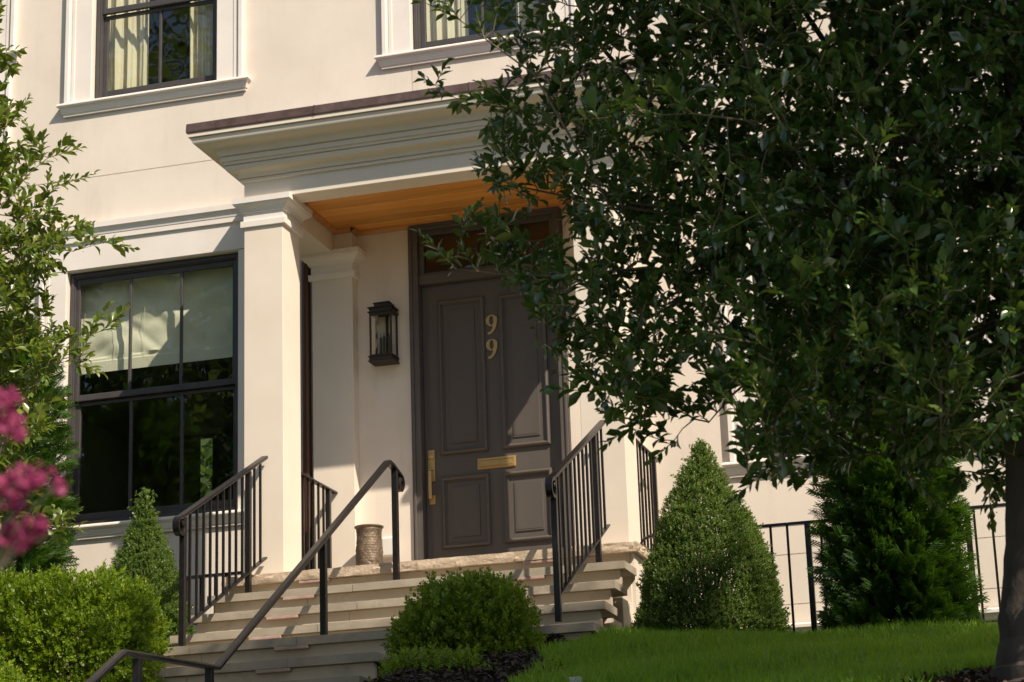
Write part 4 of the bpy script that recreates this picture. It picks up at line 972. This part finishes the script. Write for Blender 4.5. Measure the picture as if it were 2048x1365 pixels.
# arborvitae: fans of scale-leaf sprays ---------------------------------------
def spray():
    q = []
    def strip(a, b_, w):
        a, b_ = np.array(a), np.array(b_); d = b_-a; s = np.array([d[1], -d[0], 0]); s = s/np.linalg.norm(s)*w
        q.append([a-s, a+s, b_+s*.35, b_-s*.35])
    strip((0, 0, 0), (0, 1, -.08), .018)
    for k in range(7):
        y = .12+.125*k; L = .42*math.sin(math.pi*(.25+.62*k/7))
        for s in (-1, 1):
            e = (s*L*.72, y+L*.72, -.04-.03*k); strip((0, y, 0), e, .034)
            if L > .22: strip((s*L*.36, y+L*.36, -.02), (s*L*.42, y+L*.95, -.06), .028)
    return np.array(q)
SPRAY = spray()
def arbor(label, c, h, r, n, size, seed, base):
    global rng
    rng = np.random.default_rng(seed); rt = root('arborvitae', label, 'arborvitae', base); off = Vector(base)
    t = rng.random(n)**1.15; a = rng.uniform(0, 2*np.pi, n)
    rad = r*np.where(t < .72, 1-.1*t, .93*np.sqrt(np.clip(1-((t-.72)/.29)**2, 0, 1)))*(1+.07*np.sin(a*5+t*11)+.05*np.sin(t*31+a*2))
    dep = rng.random(n)**1.3*.34; x, y = np.cos(a), np.sin(a); out = np.stack([x, y, np.zeros(n)], 1)
    p = np.stack([c[0]+(rad-dep)*x, c[1]+(rad-dep)*y, c[2]+t*h], 1)
    d = out*.75+np.array([0, 0, .45])+unit(n)*.45
    Rm = frames(d, rng.normal(size=n)*.5+np.where(rng.random(n) < .5, 1.2, 0)); sc = size*rng.uniform(.7, 1.25, n)
    V = place(SPRAY.reshape(-1, 3), Rm, p, sc).reshape(-1, 4, 3)
    o = quadmesh('foliage', V, 'thuja', rt, faces=[[0, 1, 2, 3]]); o.matrix_parent_inverse = Matrix.Translation(-off); o['kind'] = 'stuff'
    m = MB().tube([(c[0], c[1], c[2]-.1), (c[0]+.02, c[1], c[2]+h*.5), (c[0], c[1], c[2]+h*.95)], [.05, .035, .01], 8)
    for i in range(70):
        j = rng.integers(0, n); z = p[j, 2]; q = p[j]; m.tube([(c[0], c[1], z-.2), tuple(q*.95+np.array([c[0], c[1], q[2]])*.05)], [.008, .003], 4, False)
    so = m.obj('trunk', 'bark', rt); so.matrix_parent_inverse = Matrix.Translation(-off)
arbor('tall dark green feathery arborvitae standing before the wall railing behind the holly', (-1.63, -1.75, 2.0), 2.9, .39, 7200, .14, 51, (-1.57, -1.75, 2.06))
arbor('sunlit feathery arborvitae against the house wall behind the pink blossoms', (-8.42, -1.1, 2.06), 3.0, .46, 3800, .15, 52, (-8.45, -1.1, 2.06))

# lawn, mulch ---------------------------------------
def scatter_grass():
    global rng
    rng = np.random.default_rng(61); n = 115000
    x = rng.uniform(-4.5, 1.2, n); y = rng.uniform(-7.6, -1.1, n)
    ok = ~((x < -3.40) & (y > -2.62)) & ~((x < -3.35) & (y > -4.3) & (y < -3.2) & (rng.random(n) < .97)) & (x > -4.55)
    bed = ((x+.44)/.55)**2+((y+6.95)/.75)**2 < 1+.3*np.sin(7*np.arctan2(y+7, x+.44)); ok &= ~bed
    bed2 = (y < -2.62) & (x+.06*np.sin(y*3) < -3.36+.22*np.clip(-y-4, 0, 3)); ok &= ~bed2
    x, y = x[ok], y[ok]; n = len(x); z = ground(x, y)+.015*np.sin(x*2.1+y*1.3)+.012*np.sin(x*3.7-y*2.9)-.004
    h = rng.uniform(.045, .095, n)*(1+.25*np.sin(x*3.1)*np.sin(y*2.3)); a = rng.uniform(0, 6.28, n); lean = rng.uniform(.1, .75, n)*h; w = rng.uniform(.0022, .0046, n)
    dx, dy = np.cos(a)*lean, np.sin(a)*lean; b = rng.uniform(0, 6.28, n); wx, wy = np.cos(b)*w, np.sin(b)*w
    V = np.zeros((n, 5, 3))
    V[:, 0] = np.stack([x-wx, y-wy, z], 1); V[:, 1] = np.stack([x+wx, y+wy, z], 1)
    V[:, 2] = np.stack([x+dx*.4+wx*.8, y+dy*.4+wy*.8, z+h*.6], 1); V[:, 3] = np.stack([x+dx*.4-wx*.8, y+dy*.4-wy*.8, z+h*.6], 1)
    V[:, 4] = np.stack([x+dx, y+dy, z+h], 1)
    o = quadmesh('grass', V, 'grass', None, faces=[[0,1,2],[0,2,3],[3,2,4]]); o['kind'] = 'stuff'; o['label'] = 'shaded green lawn grass'; o['category'] = 'grass'
scatter_grass()
def mulch():
    global rng
    rng = np.random.default_rng(62)
    for (cx, cy, rx, ry) in ((-.44, -6.95, .7, .9), (-3.86, -3.9, .5, 1.4), (-3.62, -5.9, .82, 1.6), (-7.6, -3.2, .9, 1.6)):
        m = MB(); n = 36; rings = []
        for k, t in enumerate((0.02, .17, .33, .5, .67, .84, 1.)):
            rg = []
            for i in range(n):
                a = 2*math.pi*i/n; x, y = cx+rx*t*math.cos(a)*(1+.05*math.sin(5*a)), cy+ry*t*math.sin(a)*(1+.05*math.sin(4*a))
                rg.append((x, y, float(ground(np.array(x), np.array(y)))+.030-.025*t+.015*math.sin(x*2.1+y*1.3)+.012*math.sin(x*3.7-y*2.9)))
            rings.append(rg)
        m.loft(rings).obj('mulch_bed', 'mulch', smooth=True, kind='structure')
    n = 13000; a = rng.uniform(0, 6.28, n); t = np.sqrt(rng.random(n)); s = rng.integers(0, 4, n)
    x = np.where(s == 0, -.44+.68*t*np.cos(a), np.where(s == 1, -3.86+.48*t*np.cos(a), -3.62+.8*t*np.cos(a))); y = np.where(s == 0, -6.95+.88*t*np.sin(a), np.where(s == 1, -3.9+1.4*t*np.sin(a), -5.9+1.6*t*np.sin(a)))
    T = np.array([[-.5,-.15,0],[.5,-.12,.02],[.45,.15,.05],[-.5,.13,.03]])
    p = np.stack([x, y, ground(x, y)+.032-.025*t+.015*np.sin(x*2.1+y*1.3)+.012*np.sin(x*3.7-y*2.9)+rng.uniform(0, .022, n)], 1); Rm = frames(unit(n)*np.array([1, 1, .3]), rng.normal(size=n)*.4)
    o = quadmesh('mulch_chips', place(T, Rm, p, rng.uniform(.018, .065, n)), 'mulch', None, faces=[[0,1,2,3]]); o['kind'] = 'stuff'; o['label'] = 'brown bark mulch chips under the trees'; o['category'] = 'mulch'
mulch()
gc = root('garden_light', 'small pale grey square post cap standing in the lawn grass', 'garden post', (-2.588, -6.2, 1.22))
MB().box(-.026, .026, -.026, .026, -.15, .128).obj('post', 'grey_cap', gc, bevel=.003)
MB().box(-.041, .041, -.041, .041, .066, .098).obj('collar', 'grey_cap', gc, bevel=.004)

# crape myrtle, close to the street ---------------------------------------
def myrtle():
    global rng
    rng = np.random.default_rng(71); base = (-1.62, -13.6, -1.5); rt = root('crape_myrtle', 'out of focus pink flowering crape myrtle close to the viewer', 'shrub', base); off = Vector(base)
    clusters = [(-1.352,.725,.026),(-1.345,.69,.024),(-1.372,.70,.03),(-1.335,.625,.024),(-1.36,.61,.03),(-1.312,.612,.022),(-1.296,.622,.022),(-1.283,.612,.018),(-1.33,.59,.02),(-1.35,.555,.028),(-1.33,.55,.024),(-1.312,.556,.022),(-1.3,.562,.016),(-1.375,.545,.026),(-1.385,.62,.022)]
    P_, S_ = [], []
    for x, z, r in clusters:
        r *= .8; n = int(58*(r/.025)**2); u = unit(n)*(rng.random(n)**.4)[:, None]*r
        P_.append(u+np.array([x, -13.6+rng.normal()*.01, z])); S_.append(rng.uniform(.008, .014, n))
    P_ = np.concatenate(P_); S_ = np.concatenate(S_); n = len(P_)
    T = np.array([[-.5,0,0],[.0,-.3,.25],[.6,.0,.0],[.1,.55,-.2],[0,.1,.35]])
    o = quadmesh('blossom', place(T, frames(unit(n)), P_, S_), 'petal', rt, faces=[[0,1,4],[1,2,4],[2,3,4],[3,0,4]]); o.matrix_parent_inverse = Matrix.Translation(-off); o['kind'] = 'stuff'
    m = MB(); m.tube([(-1.62,-13.6,-1.55),(-1.6,-13.6,-.6),(-1.56,-13.6,.1),(-1.5,-13.6,.5)], [.03,.022,.014,.008], 8)
    for x, z, r in clusters: m.tube([(-1.56,-13.6,.1),(-1.5+.3*(x+1.5),-13.6,(z+.3)/2),(x,-13.6,z)], [.006,.003,.0015], 5, False)
    so = m.obj('stem', 'twig', rt); so.matrix_parent_inverse = Matrix.Translation(-off)
    n = 260; p = np.stack([rng.normal(-1.56, .07, n), -13.6+rng.normal(size=n)*.08, rng.uniform(.1, .75, n)], 1)
    p = p[p[:, 0] < -1.41]; n = len(p)
    o = quadmesh('foliage', place(LEAF, frames(unit(n)), p, rng.uniform(.03, .05, n)), 'box', rt, faces=LEAFT, smooth=True); o.matrix_parent_inverse = Matrix.Translation(-off); o['kind'] = 'stuff'
myrtle()

# street trees outside the picture: they shade the lawn and stand in the window reflections ---------------------------------------
def street_tree(label, c, r, base, n, size, seed, name='street_tree', lobes=None):
    global rng
    rng = np.random.default_rng(seed); rt = root(name, label, 'tree', base, 'tall trees along the street'); off = Vector(base)
    u = unit(n); rad = rng.random(n)**.35; cl = .8+.25*np.sin(u[:, 0]*7+seed)*np.sin(u[:, 1]*6+u[:, 2]*5)
    p = np.array(c)+u*np.array(r)*(rad*cl)[:, None]
    if lobes:
        w = np.array([l[1][0]*l[1][1]*l[1][2] for l in lobes]); j = rng.choice(len(lobes), n, p=w/w.sum())
        p = np.array([l[0] for l in lobes])[j]+u*np.array([l[1] for l in lobes])[j]*(rad*cl)[:, None]
    o = quadmesh('foliage', place(LEAF, frames(unit(n)+np.array([0, 0, -.3]), rng.uniform(0, 6.28, n)), p, size*rng.uniform(.6, 1.2, n))[:, [0, 4, 5, 3]], 'shadetree', rt, faces=[[0,1,2,3]]); o.matrix_parent_inverse = Matrix.Translation(-off); o['kind'] = 'stuff'
    m = MB(); bx, by, bz = base; m.tube([(bx,by,bz-.2),(bx,by,bz+(c[2]-bz)*.5),(c[0],c[1],c[2])], [.04*r[0]+.12,.04*r[0]+.06,.06], 10)
    for k in range(9):
        j = rng.integers(0, n); m.tube([(bx+(c[0]-bx)*.3,by+(c[1]-by)*.3,bz+(c[2]-bz)*.5),tuple((np.array(c)+p[j])/2+[0,0,-.3]),tuple(p[j])], [.09,.05,.015], 6, False)
    so = m.obj('trunk', 'bark', rt, smooth=True); so.matrix_parent_inverse = Matrix.Translation(-off)
street_tree('shade tree on the lawn beyond the picture edge', (5.2, -9.4, 10.5), (3.7, 3.4, 2.7), (5.4, -9.8, .15), 15000, .27, 81, lobes=[((2.7, -9.3, 8.4), (2.3, 2.0, 3.0)), ((3.15, -9.3, 11.1), (2.25, 1.7, 2.6)), ((6.3, -9.8, 11.8), (2.6, 2.0, 3.6)), ((10.2, -9.6, 14.0), (1.7, 2.2, 2.8))])
for i, (x, y, hgt, rr) in enumerate(((-13, -31, 19, 6.5), (-22, -35, 25, 7.5), (-31, -33, 26, 8), (-17, -46, 30, 8), (-29, -48, 34, 9))):
    street_tree('tall street tree across the road', (x, y, hgt*.58), (rr, rr*.9, hgt*.5), (x, y, -1.62), 20000, .36, 90+i)
street_tree('sunny green tree in the garden seen through the house', (-18, 24, 9.5), (3.2, 3, 3.6), (-18, 24, 2.09), 7000, .28, 99)
print('tris', sum(len(o.data.loop_triangles) or len(o.data.polygons) for o in S.objects if o.type == 'MESH'))
